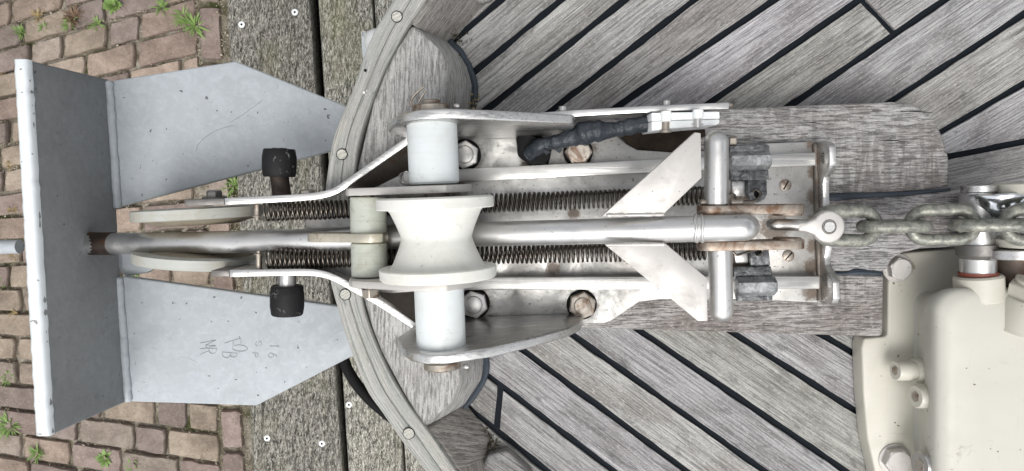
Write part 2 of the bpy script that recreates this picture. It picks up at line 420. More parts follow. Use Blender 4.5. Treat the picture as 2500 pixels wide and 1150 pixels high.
def brickm():
    m = M('paving_brick'); co = m.coord('Object')
    a = m.noise(co, 22, 5, .7, .3); b = m.noise(co, 210, 4, .75); d = m.noise(co, 60, 5, .7)
    c = m.ramp(a, [(.3, (.2, .165, .14)), (.5, (.295, .245, .21)), (.7, (.385, .33, .285))])
    c = m.mix(m.ramp(b, [(.58, 0), (.72, .6)]), c, (.6, .54, .46))
    c = m.mix(m.ramp(b, [(.28, .7), (.42, 0)]), c, (.1, .08, .065))
    c = m.mix(m.math('MULTIPLY', m.ramp(d, [(.52, 0), (.66, 1)]), .55), c, (.2, .165, .13))
    m.color(m.tint(c)); m.set('Roughness', .92); m.set('Specular IOR Level', .2)
    m.bump(m.math('ADD', d, b), .003, .8); return m.m
m_brick = brickm()
def leafm(name, a, b):
    m = M(name); n = m.noise(m.coord('Object'), 60, 2)
    m.color(m.mix(n, a, b)); m.set('Roughness', .6); m.b.inputs['Subsurface Weight'].default_value = .0
    return m.m
m_leaf = leafm('weed_green', (.09, .17, .035), (.24, .34, .1))
m_leaf2 = leafm('weed_dry', (.2, .13, .05), (.42, .33, .16))
m_leafr = leafm('weed_reddish', (.09, .05, .035), (.2, .13, .07))
def waterm():
    m = M('harbour_water'); m.color((.02, .03, .025)); m.set('Roughness', .08)
    m.bump(m.noise(m.coord('Object'), 6, 4), .05, .6); return m.m

# ================================================================== SETTING
ZG = -1.02      # top of the brick paving
ZD = -1.0       # top of the dock boards
# ---- ground under the bricks
bm = new(); nx, ny = 90, 90
x0, x1, y0, y1 = -3.2, -0.62, -1.9, 1.9
vv = [[bm.verts.new((x0 + (x1 - x0) * i / nx, y0 + (y1 - y0) * j / ny, ZG - .014 + .006 * noise.noise(Vector((i * .9, j * .9, 0))))) for j in range(ny + 1)] for i in range(nx + 1)]
for i in range(nx):
    for j in range(ny): bm.faces.new((vv[i][j], vv[i + 1][j], vv[i + 1][j + 1], vv[i][j + 1]))
struct(finish(bm, 'ground', m_soil))
bm = new()
bm.faces.new([bm.verts.new(v) for v in ((-60, -60, -1.2), (-3.1, -60, -1.2), (-3.1, 60, -1.2), (-60, 60, -1.2))])
bm.faces.new([bm.verts.new(v) for v in ((-3.1, -60, -1.2), (-.6, -60, -1.2), (-.6, 60, -1.2), (-3.1, 60, -1.2))])
struct(finish(bm, 'terrain', m_soil))
bm = new()
bm.faces.new([bm.verts.new(v) for v in ((-.6, -60, -1.7), (60, -60, -1.7), (60, 60, -1.7), (-.6, 60, -1.7))])
struct(finish(bm, 'water', waterm()))

# ---- brick paving, rows fanning out
def rowy(k, x):
    y0_ = -420 + k * 66.0
    s = -.33 + .46 * min(max((y0_ + 100) / 1150, -.4), 1.4)
    return y0_ + s * (x - 300)
DE = lambda y: 553 + (y / 1150) * 62 - 12          # left edge of the dock, in photo pixels
bm = new(); pals = [(1, 1, .98), (1.06, 1.04, .96), (.9, .85, .88), (.86, .81, .83), (1.1, 1.08, 1.02), (.78, .76, .78), (.98, .9, .88), (1.04, .98, .93)]
def brick(quad, hgt=.0, tint=None):
    c = sum(quad, Vector()) / 4
    pts = []
    for i in range(4):
        a, b = quad[i], quad[(i + 1) % 4]
        for t in (.02, .26, .5, .74, .98):
            p = a.lerp(b, t)
            p = p + (c - p).normalized() * (random.uniform(0, .0045) + (.0022 if t in (.02, .98) else 0))
            pts.append(p)
    zt = ZG + hgt + random.uniform(-.004, .004)
    tx, ty = random.uniform(-.03, .03), random.uniform(-.03, .03)
    def top(p, s, dz):
        q = c + (p - c) * s
        return Vector((q.x, q.y, zt + dz + (q.x - c.x) * tx + (q.y - c.y) * ty))
    l0 = [bm.verts.new(top(p, 1.0, -.03)) for p in pts]
    l1 = [bm.verts.new(top(p, 1.0, -.009)) for p in pts]
    l2 = [bm.verts.new(top(p, .982, -.002)) for p in pts]
    l3 = [bm.verts.new(top(p, .95, random.uniform(-.0008, .0008))) for p in pts]
    fs = [bm.faces.new(l3)]
    n = len(pts)
    for A, B in ((l0, l1), (l1, l2), (l2, l3)):
        for i in range(n): fs.append(bm.faces.new((A[i], A[(i + 1) % n], B[(i + 1) % n], B[i])))
    t = tint or random.choice(pals); k = random.uniform(.85, 1.12)
    uvset(bm, fs, 0, (0, 0), tuple(x * k for x in t))
for k in range(-2, 32):
    x = -420 + random.uniform(0, 120)
    g = 2.6
    while True:
        L = random.choice([118, 126, 132, 110, 140, 124, 78])
        xe = x + L
        ym = rowy(k, x + L / 2)
        lim = DE(ym) - 62
        if x > lim - 30: break
        if xe > lim - 25: xe = lim
        q = [P(x + g, rowy(k, x) + g, ZG), P(xe - g, rowy(k, xe) + g, ZG), P(xe - g, rowy(k + 1, xe) - g, ZG), P(x + g, rowy(k + 1, x) - g, ZG)]
        brick(q)
        if xe >= lim: break
        x = xe
y = -400
while y < 1600:                        # stretcher row along the dock
    L = random.choice([104, 128, 140, 116, 90])
    q = [P(DE(y) - 58, y + 4, ZG), P(DE(y) - 6, y + 6, ZG), P(DE(y + L) - 6, y + L - 4, ZG), P(DE(y + L) - 58, y + L - 5, ZG)]
    brick(q, .004); y += L
struct(finish(bm, 'brick_paving', m_brick, ang=50))

# ---- litter in the joints
bm = new()
for i in range(15000):
    k = random.randrange(-1, 26); x = random.uniform(-60, 640)
    r_ = random.random()
    if r_ < .62: px, py = x, rowy(k, x) + random.gauss(0, 5)
    elif r_ < .8: px, py = DE(x * 2) - 60 + random.gauss(0, 4), x * 2
    else: py = x * 2; px = DE(py) + random.gauss(0, 6)
    if noise.noise(Vector((px * .02, py * .02, 3))) < -.08: continue
    s = random.uniform(.0008, .0034); c = P(px, py, ZG - .002 + random.uniform(-.003, .007))
    vs_ = [bm.verts.new(c + Vector((random.uniform(-1, 1), random.uniform(-1, 1), random.uniform(-.6, .6))) * s) for _ in range(4)]
    for a, b, d in ((0, 1, 2), (0, 2, 3), (0, 3, 1), (1, 3, 2)): bm.faces.new((vs_[a], vs_[b], vs_[d]))
m_lit = M('joint_litter'); q_ = m_lit.noise(m_lit.coord('Object'), 300, 1)
m_lit.color(m_lit.ramp(q_, [(.35, (.07, .055, .03)), (.5, (.24, .2, .13)), (.62, (.5, .46, .37))])); m_lit.set('Roughness', 1)
o = finish(bm, 'joint_litter', m_lit.m, smooth=False); struct(o, 'stuff', 'dry moss crumbs and grit in the joints between bricks'); o['category'] = 'litter'

# ---- dock boards (structure) with screws
def DX(px_top, px_bot, y): return px_top + (px_bot - px_top) * y / 1150
bm = new()
boards = [((553, 617), (756, 836)), ((776, 850), (908, 985)), ((913, 990), (1120, 1200)), ((1126, 1206), (1330, 1410))]
for bi, (L_, R_) in enumerate(boards):
    poly = [P(DX(*L_, -700), -700, ZD), P(DX(*R_, -700), -700, ZD), P(DX(*R_, 1900), 1900, ZD), P(DX(*L_, 1900), 1900, ZD)]
    fs = slab(bm, poly, ZD, ZD - .07)
    tn = [(.78, .76, .72), (1.05, 1.03, .97), (1.08, 1.06, 1.0), (1, 1, 1)][bi]
    uvset(bm, fs, R(90 - 4), (bi * 3.3, bi * 1.7), tn)
dock = finish(bm, 'dock', m_dock, bevel=.006, seg=2)
struct(dock, 'structure', 'grey weathered dock boards beneath the bow')
bm = new()
fs = slab(bm, [Vector((-.72, -2, 0)), Vector((.3, -2, 0)), Vector((.3, 2, 0)), Vector((-.72, 2, 0))], -1.16, -1.3)
uvset(bm, fs, 0, (0, 0), (.2, .2, .2)); finish(bm, 'joist', m_dock, dock)
for px, py in ((720, 30), (590, 60), (852, 988), (786, 1083), (652, 1070)):
    c = P(px, py, ZD); bm = new()
    lathe(bm, c + Vector((0, 0, -.004)), c + Vector((0, 0, .0016)), [(0, .008), (.8, .008), (1, .0068)], 20)
    s_ = finish(bm, 'screw', m_whitep, dock)
    bm = new(); lathe(bm, c + Vector((0, 0, .0012)), c + Vector((0, 0, .0024)), [(0, .0028), (1, .0026)], 12); finish(bm, 'screw_socket', m_rubber, s_)

# ---- weeds
def weed(px, py, n, L, kind, label, spread=1.0, seed=0):
    n = int(n * 1.7); L *= .85
    rr = random.Random(seed + int(px * 7 + py)); bm = new(); o0 = P(px, py, ZG - .004)
    for i in range(n):
        a = rr.uniform(0, 2 * math.pi); ln = L * rr.uniform(.5, 1.15); lean = rr.uniform(.35, 1.1) * spread
        d = Vector((math.cos(a), math.sin(a), 0)); wd = ln * rr.uniform(.03, .06) if kind != 'leaf' else ln * rr.uniform(.13, .22)
        side = Vector((-d.y, d.x, 0)); base = o0 + d * rr.uniform(0, L * .25); prev = None
        for s in range(5):
            t = s / 4; p = base + d * ln * lean * t * (1 - .15 * t) + Vector((0, 0, 1)) * ln * (.75 * t - .5 * t * t * lean)
            ww = wd * (.5 + 1.2 * t) * (1 - t) * 1.6 + .0002
            cur = (bm.verts.new(p + side * ww + Vector((0, 0, ww * .3))), bm.verts.new(p - side * ww))
            if prev: bm.faces.new((prev[0], prev[1], cur[1], cur[0]))
            prev = cur
    o = finish(bm, 'weed', {'g': m_leaf, 'leaf': m_leaf, 'd': m_leaf2, 'r': m_leafr}[kind], None, origin=o0)
    tag(o, label, 'weed', 'weeds in the paving joints')
W = [(52, 78, 26, .028, 'g', 'low bright green tuft near the left border, above the crown plate end'), (108, 66, 14, .022, 'g', 'small green sprig between the low tuft and the reddish clump'),
     (182, 42, 40, .04, 'r', 'reddish brown clump with thin stems in a brick joint'), (172, 60, 18, .03, 'g', 'green shoots growing beside the reddish brown clump'),
     (278, 12, 40, .034, 'leaf', 'broad leafed bushy green weed at the top border'),
     (475, 62, 22, .055, 'g', 'tall bright green grass tuft with long blades near the dock'), (312, 128, 18, .026, 'r', 'flat brown seedling on the joint above the upper fluke'),
     (572, 452, 20, .045, 'g', 'green grass tuft between upper fluke and front roller'), (10, 180, 10, .02, 'd', 'yellowish tuft at left border level with the top of the crown plate'),
     (12, 272, 14, .02, 'g', 'small green tuft left of the crown plate, second down the border'), (28, 405, 10, .02, 'd', 'dry orange tuft left of the crown plate, third down the border'),
     (32, 512, 14, .02, 'd', 'dry tuft left of the crown plate, just above the stock rod'), (40, 622, 12, .022, 'd', 'yellow tuft just under the stock rod'),
     (8, 686, 14, .022, 'g', 'green tuft at left border below the stock rod'), (42, 768, 16, .026, 'd', 'straw coloured tuft beside the lower half of the crown plate'),
     (22, 920, 26, .03, 'g', 'slim green tuft left of the lower end of the crown plate'), (26, 1038, 60, .042, 'g', 'large dense green grass tuft near the lower left corner'),
     (92, 1105, 34, .036, 'g', 'spiky green tuft below the lower end of the crown plate'), (256, 1118, 22, .03, 'leaf', 'small leafy green weed on the lowest joints, left one of the pair'),
     (328, 1132, 20, .028, 'leaf', 'small leafy green weed on the lowest joints, right one of the pair'), (332, 670, 8, .018, 'leaf', 'tiny green sprout beside the lower disc of the front roller'),
     (95, 40, 20, .026, 'd', 'dry yellow tuft high near the upper left corner'), (240, 60, 16, .03, 'g', 'thin green blades right of the reddish brown clump'),
     (395, 18, 22, .034, 'g', 'small green tuft at the top border between the bushy weed and the tall tuft'),
     (448, 40, 16, .045, 'g', 'thin pale grass blades left of the tall tuft near the dock')]
for i, a in enumerate(W): weed(*a, seed=i * 13)

# ---- deck
ZK = 0.0
bm = new()
deckpoly = PL([(1000, -420), (1045, 0), (1095, 110), (1140, 200), (1130, 560), (1140, 950), (1175, 1090), (1100, 1600), (3400, 1600), (3400, -420)], -.004)
fs = slab(bm, deckpoly, ZK - .0045, -.03)
uvset(bm, fs)
deck = finish(bm, 'deck', m_caulk); struct(deck, 'structure', 'grey teak boat deck with black caulked seams')
def seam_line(a, b):
    return P(*a, 0), P(*b, 0)
up = [((1040, 50), (1150, -60)), ((1095, 108), (1222, 0)), ((1162, 172), (1370, 0)), ((1185, 270), (1525, 0)), ((1340, 275), (1695, 0)), ((1500, 265), (1890, 0)),
      ((1735, 250), (2098, 0)), ((1930, 258), (2307, 0)), ((2180, 245), (2500, 35)), ((2310, 315), (2500, 205)), ((2320, 382), (2500, 346))]
lo = [((1040, 1010), (1215, 1150)), ((1130, 985), (1335, 1150)), ((1198, 922), (1497, 1150)), ((1283, 860), (1675, 1150)), ((1409, 826), (1860, 1146)), ((1560, 806), (2064, 1150)),
      ((1790, 813), (2280, 1125)), ((2020, 825), (2400, 1050)), ((2250, 830), (2600, 1020))]
GAP = .0074
def half(p, q, side, gap):
    d = (q - p).normalized(); n = Vector((-d.y, d.x, 0))
    return p + n * gap / 2 * side, d
def clip(poly, p, n):
    out = []
    for i in range(len(poly)):
        a, b = poly[i], poly[(i + 1) % len(poly)]
        da, db = (a - p).dot(n), (b - p).dot(n)
        if da >= 0: out.append(a)
        if (da >= 0) != (db >= 0): out.append(a.lerp(b, da / (da - db)))
    return out
bm = new()
big = [Vector((v.x, v.y, 0)) for v in deckpoly]
# split the deck outline along the centre into upper and lower halves
cA, cB = P(1100, 560, 0), P(2500, 560, 0)
def planks(lines, sgn, last_h=False):
    for i in range(len(lines)):
        a, b = (P(*lines[i][0], 0), P(*lines[i][1], 0))
        poly = big
        d = (b - a).normalized(); n = Vector((-d.y, d.x, 0)) * sgn      # n points away from the centre line
        poly = clip(poly, a + (-n) * GAP / 2, -n)
        if i + 1 < len(lines):
            a2, b2 = (P(*lines[i + 1][0], 0), P(*lines[i + 1][1], 0))
            d2 = (b2 - a2).normalized(); n2 = Vector((-d2.y, d2.x, 0)) * sgn
            poly = clip(poly, a2 + n2 * GAP / 2, n2)
        poly = clip(poly, cA, Vector((0, sgn, 0)))
        parts = [poly]
        if sgn > 0 and i == 6:      # butt joint between (2100,0) and (2180,78)
            j0, j1 = P(2105, 0, 0), P(2180, 78, 0); dj = (j1 - j0).normalized(); nj = Vector((-dj.y, dj.x, 0))
            parts = [clip(poly, j0 + nj * GAP / 2, nj), clip(poly, j0 - nj * GAP / 2, -nj)]
        if sgn < 0 and i == 1:
            j0, j1 = P(1212, 1055, 0), P(1208, 1100, 0); dj = (j1 - j0).normalized(); nj = Vector((-dj.y, dj.x, 0))
            parts = [clip(poly, j0 + nj * GAP / 2, nj), clip(poly, j0 - nj * GAP / 2, -nj)]
        for q in parts:
            if len(q) < 3: continue
            q2 = []
            for a_, b_ in zip(q, q[1:] + q[:1]):
                n_ = max(1, int((b_ - a_).length / .011)); dn = (b_ - a_).normalized(); nn = Vector((-dn.y, dn.x, 0))
                for t_ in range(n_):
                    v_ = a_.lerp(b_, t_ / n_); q2.append(v_ + (nn * (noise.noise(v_ * 38) * .0011 + noise.noise(v_ * 140) * .0005) if t_ else Vector()))
            q = q2
            fs = slab(bm, q, ZK + random.uniform(-.0003, .0003), -.0042)
            k = random.uniform(.84, 1.1)
            uvset(bm, fs, math.atan2(d.y, d.x), (random.uniform(0, 20), random.uniform(0, 20)), (k, k * random.uniform(.97, 1.0), k * random.uniform(.93, 1.0)))
planks(up, 1); planks(lo, -1)
# king plank between
kp = clip([v for v in big], P(2320, 384, 0) + Vector((0, -GAP / 2, 0)), -Vector((-(P(2500, 346, 0) - P(2320, 382, 0)).normalized().y, (P(2500, 346, 0) - P(2320, 382, 0)).normalized().x, 0)))
bmesh.ops.bevel(bm, geom=[e for e in bm.edges if len(e.link_faces) == 2 and e.calc_face_angle(0) > R(32) and max(v.co.z for v in e.verts) > -.001 and min(v.co.z for v in e.verts) > -.001], offset=.0008, segments=1, affect='EDGES', clamp_overlap=True)
pk = finish(bm, 'planking', m_teak, deck)

# ---- hull below the rail
rail_o = [(1075, -200), (960, 0), (913, 78), (884, 151), (861, 219), (826, 303), (809, 360), (795, 459), (791, 570), (805, 680), (829, 769), (852, 842), (892, 946), (934, 1009), (996, 1098), (1038, 1150), (1180, 1340)]
rail_i = [(1150, -200), (1040, 0), (1001, 57), (965, 120), (939, 172), (908, 250), (882, 329), (869, 407), (862, 560), (884, 727), (902, 795), (929, 863), (965, 936), (1012, 1009), (1069, 1082), (1114, 1150), (1250, 1340)]
ZR = .064
RO = smoothpts(PL(rail_o, ZR), 5); RI = smoothpts(PL(rail_i, ZR), 5)
hull = thing('boat_hull', 'dark wooden boat bow under the curved rail', 'boat hull', (0, -.05, -.4))
bm = new(); secs = []
for z, s in ((ZR - .022, .018), (-.02, .03), (-.12, .085), (-.3, .17), (-.6, .3), (-1.2, .5)):
    secs.append([bm.verts.new((p.x + s, p.y * (1 - s * .3), z)) for p in RO])
for a, b in zip(secs, secs[1:]):
    for i in range(len(a) - 1): bm.faces.new((a[i], a[i + 1], b[i + 1], b[i]))
uvset(bm, bm.faces[:], R(90)); finish(bm, 'hull_side', flat('dark_hull_paint', (.03, .033, .035), .4), hull)
bm = new(); tube(bm, [Vector((v.co.x - .006, v.co.y, -.004)) for v in []] or [Vector((p.x + .016, p.y * .99, -.02)) for p in RO], .012, 10); finish(bm, 'rubbing_strake', m_rubber, hull)

# ---- cap rail
rail = thing('cap_rail', 'curved weathered teak rail round the bow with round plugs', 'rail', (P(830, 575, ZR)))
def strip(bm, A, B, zt, zb, off):
    n = len(A); uv = bm.loops.layers.uv.get('UVMap') or bm.loops.layers.uv.new('UVMap'); cl = bm.loops.layers.float_color.get('tint') or bm.loops.layers.float_color.new('tint')
    q = []; s = 0
    for i in range(n):
        if i: s += (A[i] - A[i - 1]).length
        q.append((s, [bm.verts.new((A[i].x, A[i].y, zt)), bm.verts.new((B[i].x, B[i].y, zt)), bm.verts.new((B[i].x, B[i].y, zb)), bm.verts.new((A[i].x, A[i].y, zb))]))
    wv = [0, .035, .057, .092, .114]
    for (s0, a), (s1, b) in zip(q, q[1:]):
        for k in range(4):
            j = (k + 1) % 4
            f = bm.faces.new((a[k], b[k], b[j], a[j]))
            for l, (u, v) in zip(f.loops, ((s0, wv[k]), (s1, wv[k]), (s1, wv[k + 1]), (s0, wv[k + 1]))):
                l[uv].uv = (u + off, v + off); l[cl] = (1, 1, 1, 1)
    bm.faces.new(q[0][1]); bm.faces.new(q[-1][1][::-1])
def lerp_l(A, B, t): return [a.lerp(b, t) for a, b in zip(A, B)]
for nm, t0, t1, off, dz in (('outer_strake', 0, .53, 0, 0), ('inner_strake', .545, .985, 4.1, .0012)):
    bm = new(); strip(bm, lerp_l(RO, RI, t0), lerp_l(RO, RI, t1), ZR + dz, ZR - .03, off); finish(bm, nm, m_rail, rail, bevel=.0016)
for px, py, r in ((969, 41, .0052), (835, 377, .0052), (843, 719, .0054), (998, 1058, .0058)):
    c = P(px, py, ZR + .0012); bm = new()
    fs = lathe(bm, c + Vector((0, 0, -.004)), c + Vector((0, 0, .0011)), [(0, r), (1, r)], 24); uvset(bm, fs, R(30), (px, 0), (1.12, 1.1, 1.05))
    pl_ = finish(bm, 'wood_plug', m_rail, rail)
    bm = new(); tube(bm, [c + Vector((math.cos(a) * (r + .0004), math.sin(a) * (r + .0004), .0003)) for a in [i * math.pi / 12 for i in range(24)]], .00055, 5, cyclic=True); finish(bm, 'plug_joint', m_caulk, pl_)
for px, py, a_ in ((889, 226, 1.2), (896, 222, .9), (893, 232, 1.0), (903, 230, .6)):
    bm = new(); c = P(px, py, ZR + .0004); lathe(bm, c, c + Vector((0, 0, .0008)), [(0, .0013 * a_), (1, .0009 * a_)], 7); finish(bm, 'paint_fleck', m_whitep, rail)
bm = new(); lathe(bm, P(892, 172, ZR - .002), P(892, 172, ZR + .0006), [(0, .0016), (1, .0016)], 12); finish(bm, 'nail_hole', m_rubber, rail)

# ---- stem blocks (grain across)
ZS = .060
def sloped(name, label, top, base, zt, mat, ang, cat='wood block', zb=0.0, tint=(1, 1, 1), bev=.004):
    bm = new(); T = PL(top, zt); B = PL(base, zb)
    fs = prism(bm, T, B); bm.normal_update(); uvset(bm, fs, ang, (random.uniform(0, 9), random.uniform(0, 9)), tint)
    o = finish(bm, name, mat, None, bevel=bev, seg=3, origin=B[0]); tag(o, label, cat); return o
top = [(1004, 62), (1040, 90), (1070, 118), (1088, 152), (1092, 200), (1084, 240), (1072, 290), (1062, 420), (1062, 600), (1066, 760), (1105, 850), (1120, 905), (1121, 938), (1100, 983), (1034, 1043),
       (985, 960), (930, 860), (905, 795), (886, 727), (866, 560), (872, 407), (910, 250), (941, 172), (967, 120)]
base = [(1050, 50), (1095, 100), (1124, 130), (1145, 165), (1158, 210), (1154, 262), (1120, 330), (1100, 420), (1100, 600), (1110, 760), (1170, 830), (1186, 880), (1180, 925), (1140, 985), (1060, 1060),
        (1010, 960), (965, 860), (945, 795), (930, 727), (915, 560), (920, 407), (945, 260), (970, 180), (1000, 120)]
sb = sloped('stem_block', 'thick pale wooden block with vertical grain inside the curved rail', top, base, ZS, m_teakb, R(88))
bm = new(); pts = smoothpts(PL(base[0:6], .003), 5); tube(bm, pts, [.0042 * (1 + .25 * noise.noise(p * 90)) for p in pts], 8)
finish(bm, 'caulk_bead', m_bcaulk, sb); bm = new()
pts = smoothpts(PL(base[10:15], .003), 5); tube(bm, pts, [.0042 * (1 + .25 * noise.noise(p * 90)) for p in pts], 8)
o = finish(bm, 'caulk_bead', m_bcaulk, sb)
for px, py in ((1036, 943), (1140, 150)):
    pass
o = sloped('bulwark_board', 'darker sloping wooden board at the top border between rail and deck', [(1110, -160), (1036, 0), (1004, 58), (1015, 66), (1060, 0), (1130, -160)], [(1260, -160), (1185, 5), (1098, 106), (1100, 108), (1190, 0), (1280, -160)], ZS - .002, m_teakb, R(55), 'board', tint=(.62, .6, .58), bev=.0015)
o = sloped('bulwark_board', 'darker sloping wooden board below the stem block at the bottom border', [(1036, 1044), (1070, 1080), (1114, 1148), (1190, 1260), (1200, 1260), (1124, 1148), (1082, 1082), (1050, 1048)], [(1132, 984), (1195, 1060), (1185, 1110), (1270, 1260), (1280, 1260), (1192, 1115), (1200, 1062), (1136, 984)], ZS - .002, m_teakb, R(-25), 'board', tint=(.66, .63, .6), bev=.0015)
o = sloped('corner_chock', 'small rounded wooden chock at the bottom border beside the lower bulwark board', [(1175, 1150), (1195, 1110), (1240, 1100), (1285, 1150), (1340, 1250), (1210, 1250)], [(1160, 1150), (1188, 1100), (1240, 1086), (1300, 1145), (1360, 1250), (1200, 1250)], .018, m_teak, R(-35), 'chock', tint=(.85, .84, .82), bev=.004)
o = sloped('corner_chock', 'small rounded wooden chock at the top border beside the upper bulwark board', [(1160, -120), (1150, -10), (1172, 8), (1196, 2), (1240, -120)], [(1150, -120), (1145, -5), (1172, 16), (1205, 4), (1250, -120)], .018, m_teak, R(-35), 'chock', tint=(.85, .84, .82), bev=.004)
# moss and debris in the corners
def debris(px, py, n, sp, label, kind):
    bm = new(); c0 = P(px, py, .004)
    for i in range(n):
        c = c0 + Vector((random.gauss(0, sp), random.gauss(0, sp), abs(random.gauss(0, .003)))); s = random.uniform(.0008, .003)
        v = [bm.verts.new(c + Vector((random.uniform(-1, 1), random.uniform(-1, 1), random.uniform(-1, 1))) * s) for _ in range(4)]
        for a, b, d in ((0, 1, 2), (0, 2, 3), (0, 3, 1), (1, 3, 2)): bm.faces.new((v[a], v[b], v[d]))
    o = finish(bm, 'moss_clump', kind, None, smooth=False, origin=c0); tag(o, label, 'debris')
m_moss = leafm('dark_moss', (.012, .01, .006), (.07, .055, .025))
debris(1092, 95, 170, .009, 'dark moss in the corner by the upper bulwark board', m_moss)
debris(1190, 1082, 170, .008, 'dark moss in the corner by the lower bulwark board', m_moss)
debris(1150, 245, 60, .0045, 'orange brown dead leaf scraps by the upper caulk bead', m_leaf2)

# ---- mounting boards
ZB = .060
mb = thing('mounting_pad', 'thick grey wooden pad of three boards under the steel roller frame', 'wooden pad', P(1800, 540, 0))
def board(poly, off, tint, name='board'):
    bm = new(); fs = slab(bm, PL(poly, ZB), ZB, 0.0002); bm.normal_update(); uvset(bm, fs, R(1), off, tint)
    return finish(bm, name, m_teakp, mb, bevel=.004, seg=3)
board([(1190, 292), (1790, 264), (2180, 248), (2235, 254), (2282, 290), (2305, 335), (2318, 385), (2320, 456), (2200, 470), (2020, 477), (1190, 480)], (0, 0), (1, 1, 1))
board([(1190, 486), (2020, 484), (2200, 478), (2350, 463), (2432, 466), (2440, 560), (2400, 598), (2340, 603), (2250, 607), (2205, 618), (2180, 632), (2163, 664), (1190, 664)], (3, 2), (.95, .95, .97))
board([(1190, 669), (2020, 669), (2158, 673), (2156, 815), (2148, 822), (1440, 802), (1190, 790)], (7, 5), (1.02, 1, .98))
for pts, wd in (([(1900, 482), (2030, 482), (2080, 478), (2200, 473), (2320, 462)], [.0026, .0046, .0036, .0026, .0012]), ([(1990, 667), (2060, 668), (2090, 664), (2130, 666), (2155, 669)], [.001, .0016, .0044, .003, .001])):
    bm = new(); P2 = smoothpts(PL(pts, ZB - .0015), 5); k = len(P2)
    rr = [wd[min(i // 5, len(wd) - 1)] * (1 - (i % 5) / 5) + wd[min(i // 5 + 1, len(wd) - 1)] * (i % 5) / 5 for i in range(k)]
    tube(bm, P2, [r * (1 + .35 * noise.noise(p * 130)) for r, p in zip(rr, P2)], 8); finish(bm, 'crack_filler', m_bcaulk, mb)
for a, b in (((2200, 272), (2280, 276)), ((2150, 343), (2215, 347)), ((1960, 300), (2010, 303))):
    bm = new(); tube(bm, [P(*a, ZB), P((a[0] + b[0]) / 2, (a[1] + b[1]) / 2 - 2, ZB), P(*b, ZB)], [.0002, .0006, .0002], 5); finish(bm, 'drying_crack', m_caulk, mb)
bm = new(); slab(bm, PL([(1500, 322), (1720, 316), (1722, 332), (1640, 372), (1560, 372), (1530, 350)], ZB), ZB + .0022, ZB - .001)  # dark sheet added in place of the shaded recess in the pad
o = finish(bm, 'shade_sheet', flat('dark_recess_shade', (.03, .022, .016), .8, h=.003, sc=90, var=.8, spec=.15), None, bevel=.0005, origin=P(1600, 345, ZB)); tag(o, 'thin dark sheet standing in for the shaded recess under the white clamp', 'shade sheet')

# ---- galvanised dock fitting behind the rail
t = thing('mooring_fitting', 'galvanised metal fitting with a white ball half hidden behind the rail', 'fitting', P(900, 90, -.3))
bm = new(); slab(bm, PL([(880, 78), (940, 66), (940, 150), (884, 144)], -.3), -.3, -.32); finish(bm, 'bracket', m_zince, t, bevel=.004)
bm = new(); c = P(924, 104, -.295); lathe(bm, c, c + Vector((0, 0, .03)), [(0, .02), (.4, .0195), (.75, .014), (.95, .006), (1, .001)], 20); finish(bm, 'ball', m_whitep, t)
bm = new(); c = P(889, 83, -.3); tube(bm, [c + Vector((math.cos(a) * .0035, math.sin(a) * .0035, .002)) for a in [i * math.pi / 6 for i in range(12)]], .0012, 6, cyclic=True); finish(bm, 'rivet', m_bright, t)

# ---- black hose beneath the rail
bm = new(); tube(bm, smoothpts([P(838, 872, -.25), P(850, 905, -.25), P(880, 950, -.25), P(925, 995, -.25), P(1000, 1050, -.25), P(1100, 1100, -.25)], 6), .0085, 12)
o = finish(bm, 'black_hose', m_rubber, None, origin=P(850, 905, -.25)); tag(o, 'black rubber hose curving outside the lower rail above the dock', 'hose')

# ================================================================== ANCHOR
def zs(x): return .125 + .25 * x           # height of the shank's axis
anchor = thing('anchor', 'grey painted plough anchor with stamped flukes and steel pipe shank', 'anchor', P(300, 595, 0))
# crown plate
ZT, ZL = .100, -.062
tl = [(36, 150), (92, 1064)]; 
A0, A1 = P(36, 145, ZT), P(90, 1064, ZT)           # back top edge
B0, B1 = P(68, 145, ZT), P(124, 1064, ZT)          # front top edge
C0, C1 = P(268, 194, ZL), P(312, 980, ZL)          # front bottom edge
D0, D1 = C0 - (B0 - A0), C1 - (B1 - A1)
bm = new()
nseg = 22
rows = []
for i in range(nseg + 1):
    t = i / nseg
    def wob(v, s): return v + Vector((noise.noise(v * 40) * s, 0, noise.noise(v * 55 + Vector((5, 0, 0))) * s * .6))
    rows.append([wob(A0.lerp(A1, t), .0012), wob(B0.lerp(B1, t), .0012), C0.lerp(C1, t), D0.lerp(D1, t)])
V = [[bm.verts.new(v) for v in r] for r in rows]
for a, b in zip(V, V[1:]):
    for k in range(4): bm.faces.new((a[k], a[(k + 1) % 4], b[(k + 1) % 4], b[k]))
bm.faces.new(V[0][::-1]); bm.faces.new(V[-1])
finish(bm, 'crown_plate', m_zincd, anchor, bevel=.003, seg=3)
bm = new()   # top edge with the light from above painted in as a pale tone, rounded, a couple of mm proud
rows = []
for i in range(61):
    t = i / 60; a = A0.lerp(A1, t); b = B0.lerp(B1, t)
    j = .0012 * noise.noise(Vector((t * 40, 0, 0))); a = a + Vector((-.0005 + j, 0, 0)); b = b + Vector((.0004 + .0016 * noise.noise(Vector((t * 55, 4, 0))), 0, 0))
    e = min(1, min(t, 1 - t) * 60 / 1.5 + .35)
    rows.append([bm.verts.new(v) for v in (a + Vector((0, 0, -.006)), a + Vector((.0004, 0, .0008 * e)), a.lerp(b, .25) + Vector((0, 0, .0034 * e)), a.lerp(b, .75) + Vector((0, 0, .0034 * e)), b + Vector((-.0004, 0, .0008 * e)), b + Vector((0, 0, -.006)))])
for a, b in zip(rows, rows[1:]):
    for k in range(5): bm.faces.new((a[k], a[k + 1], b[k + 1], b[k]))
bm.faces.new(rows[0]); bm.faces.new(rows[-1][::-1])
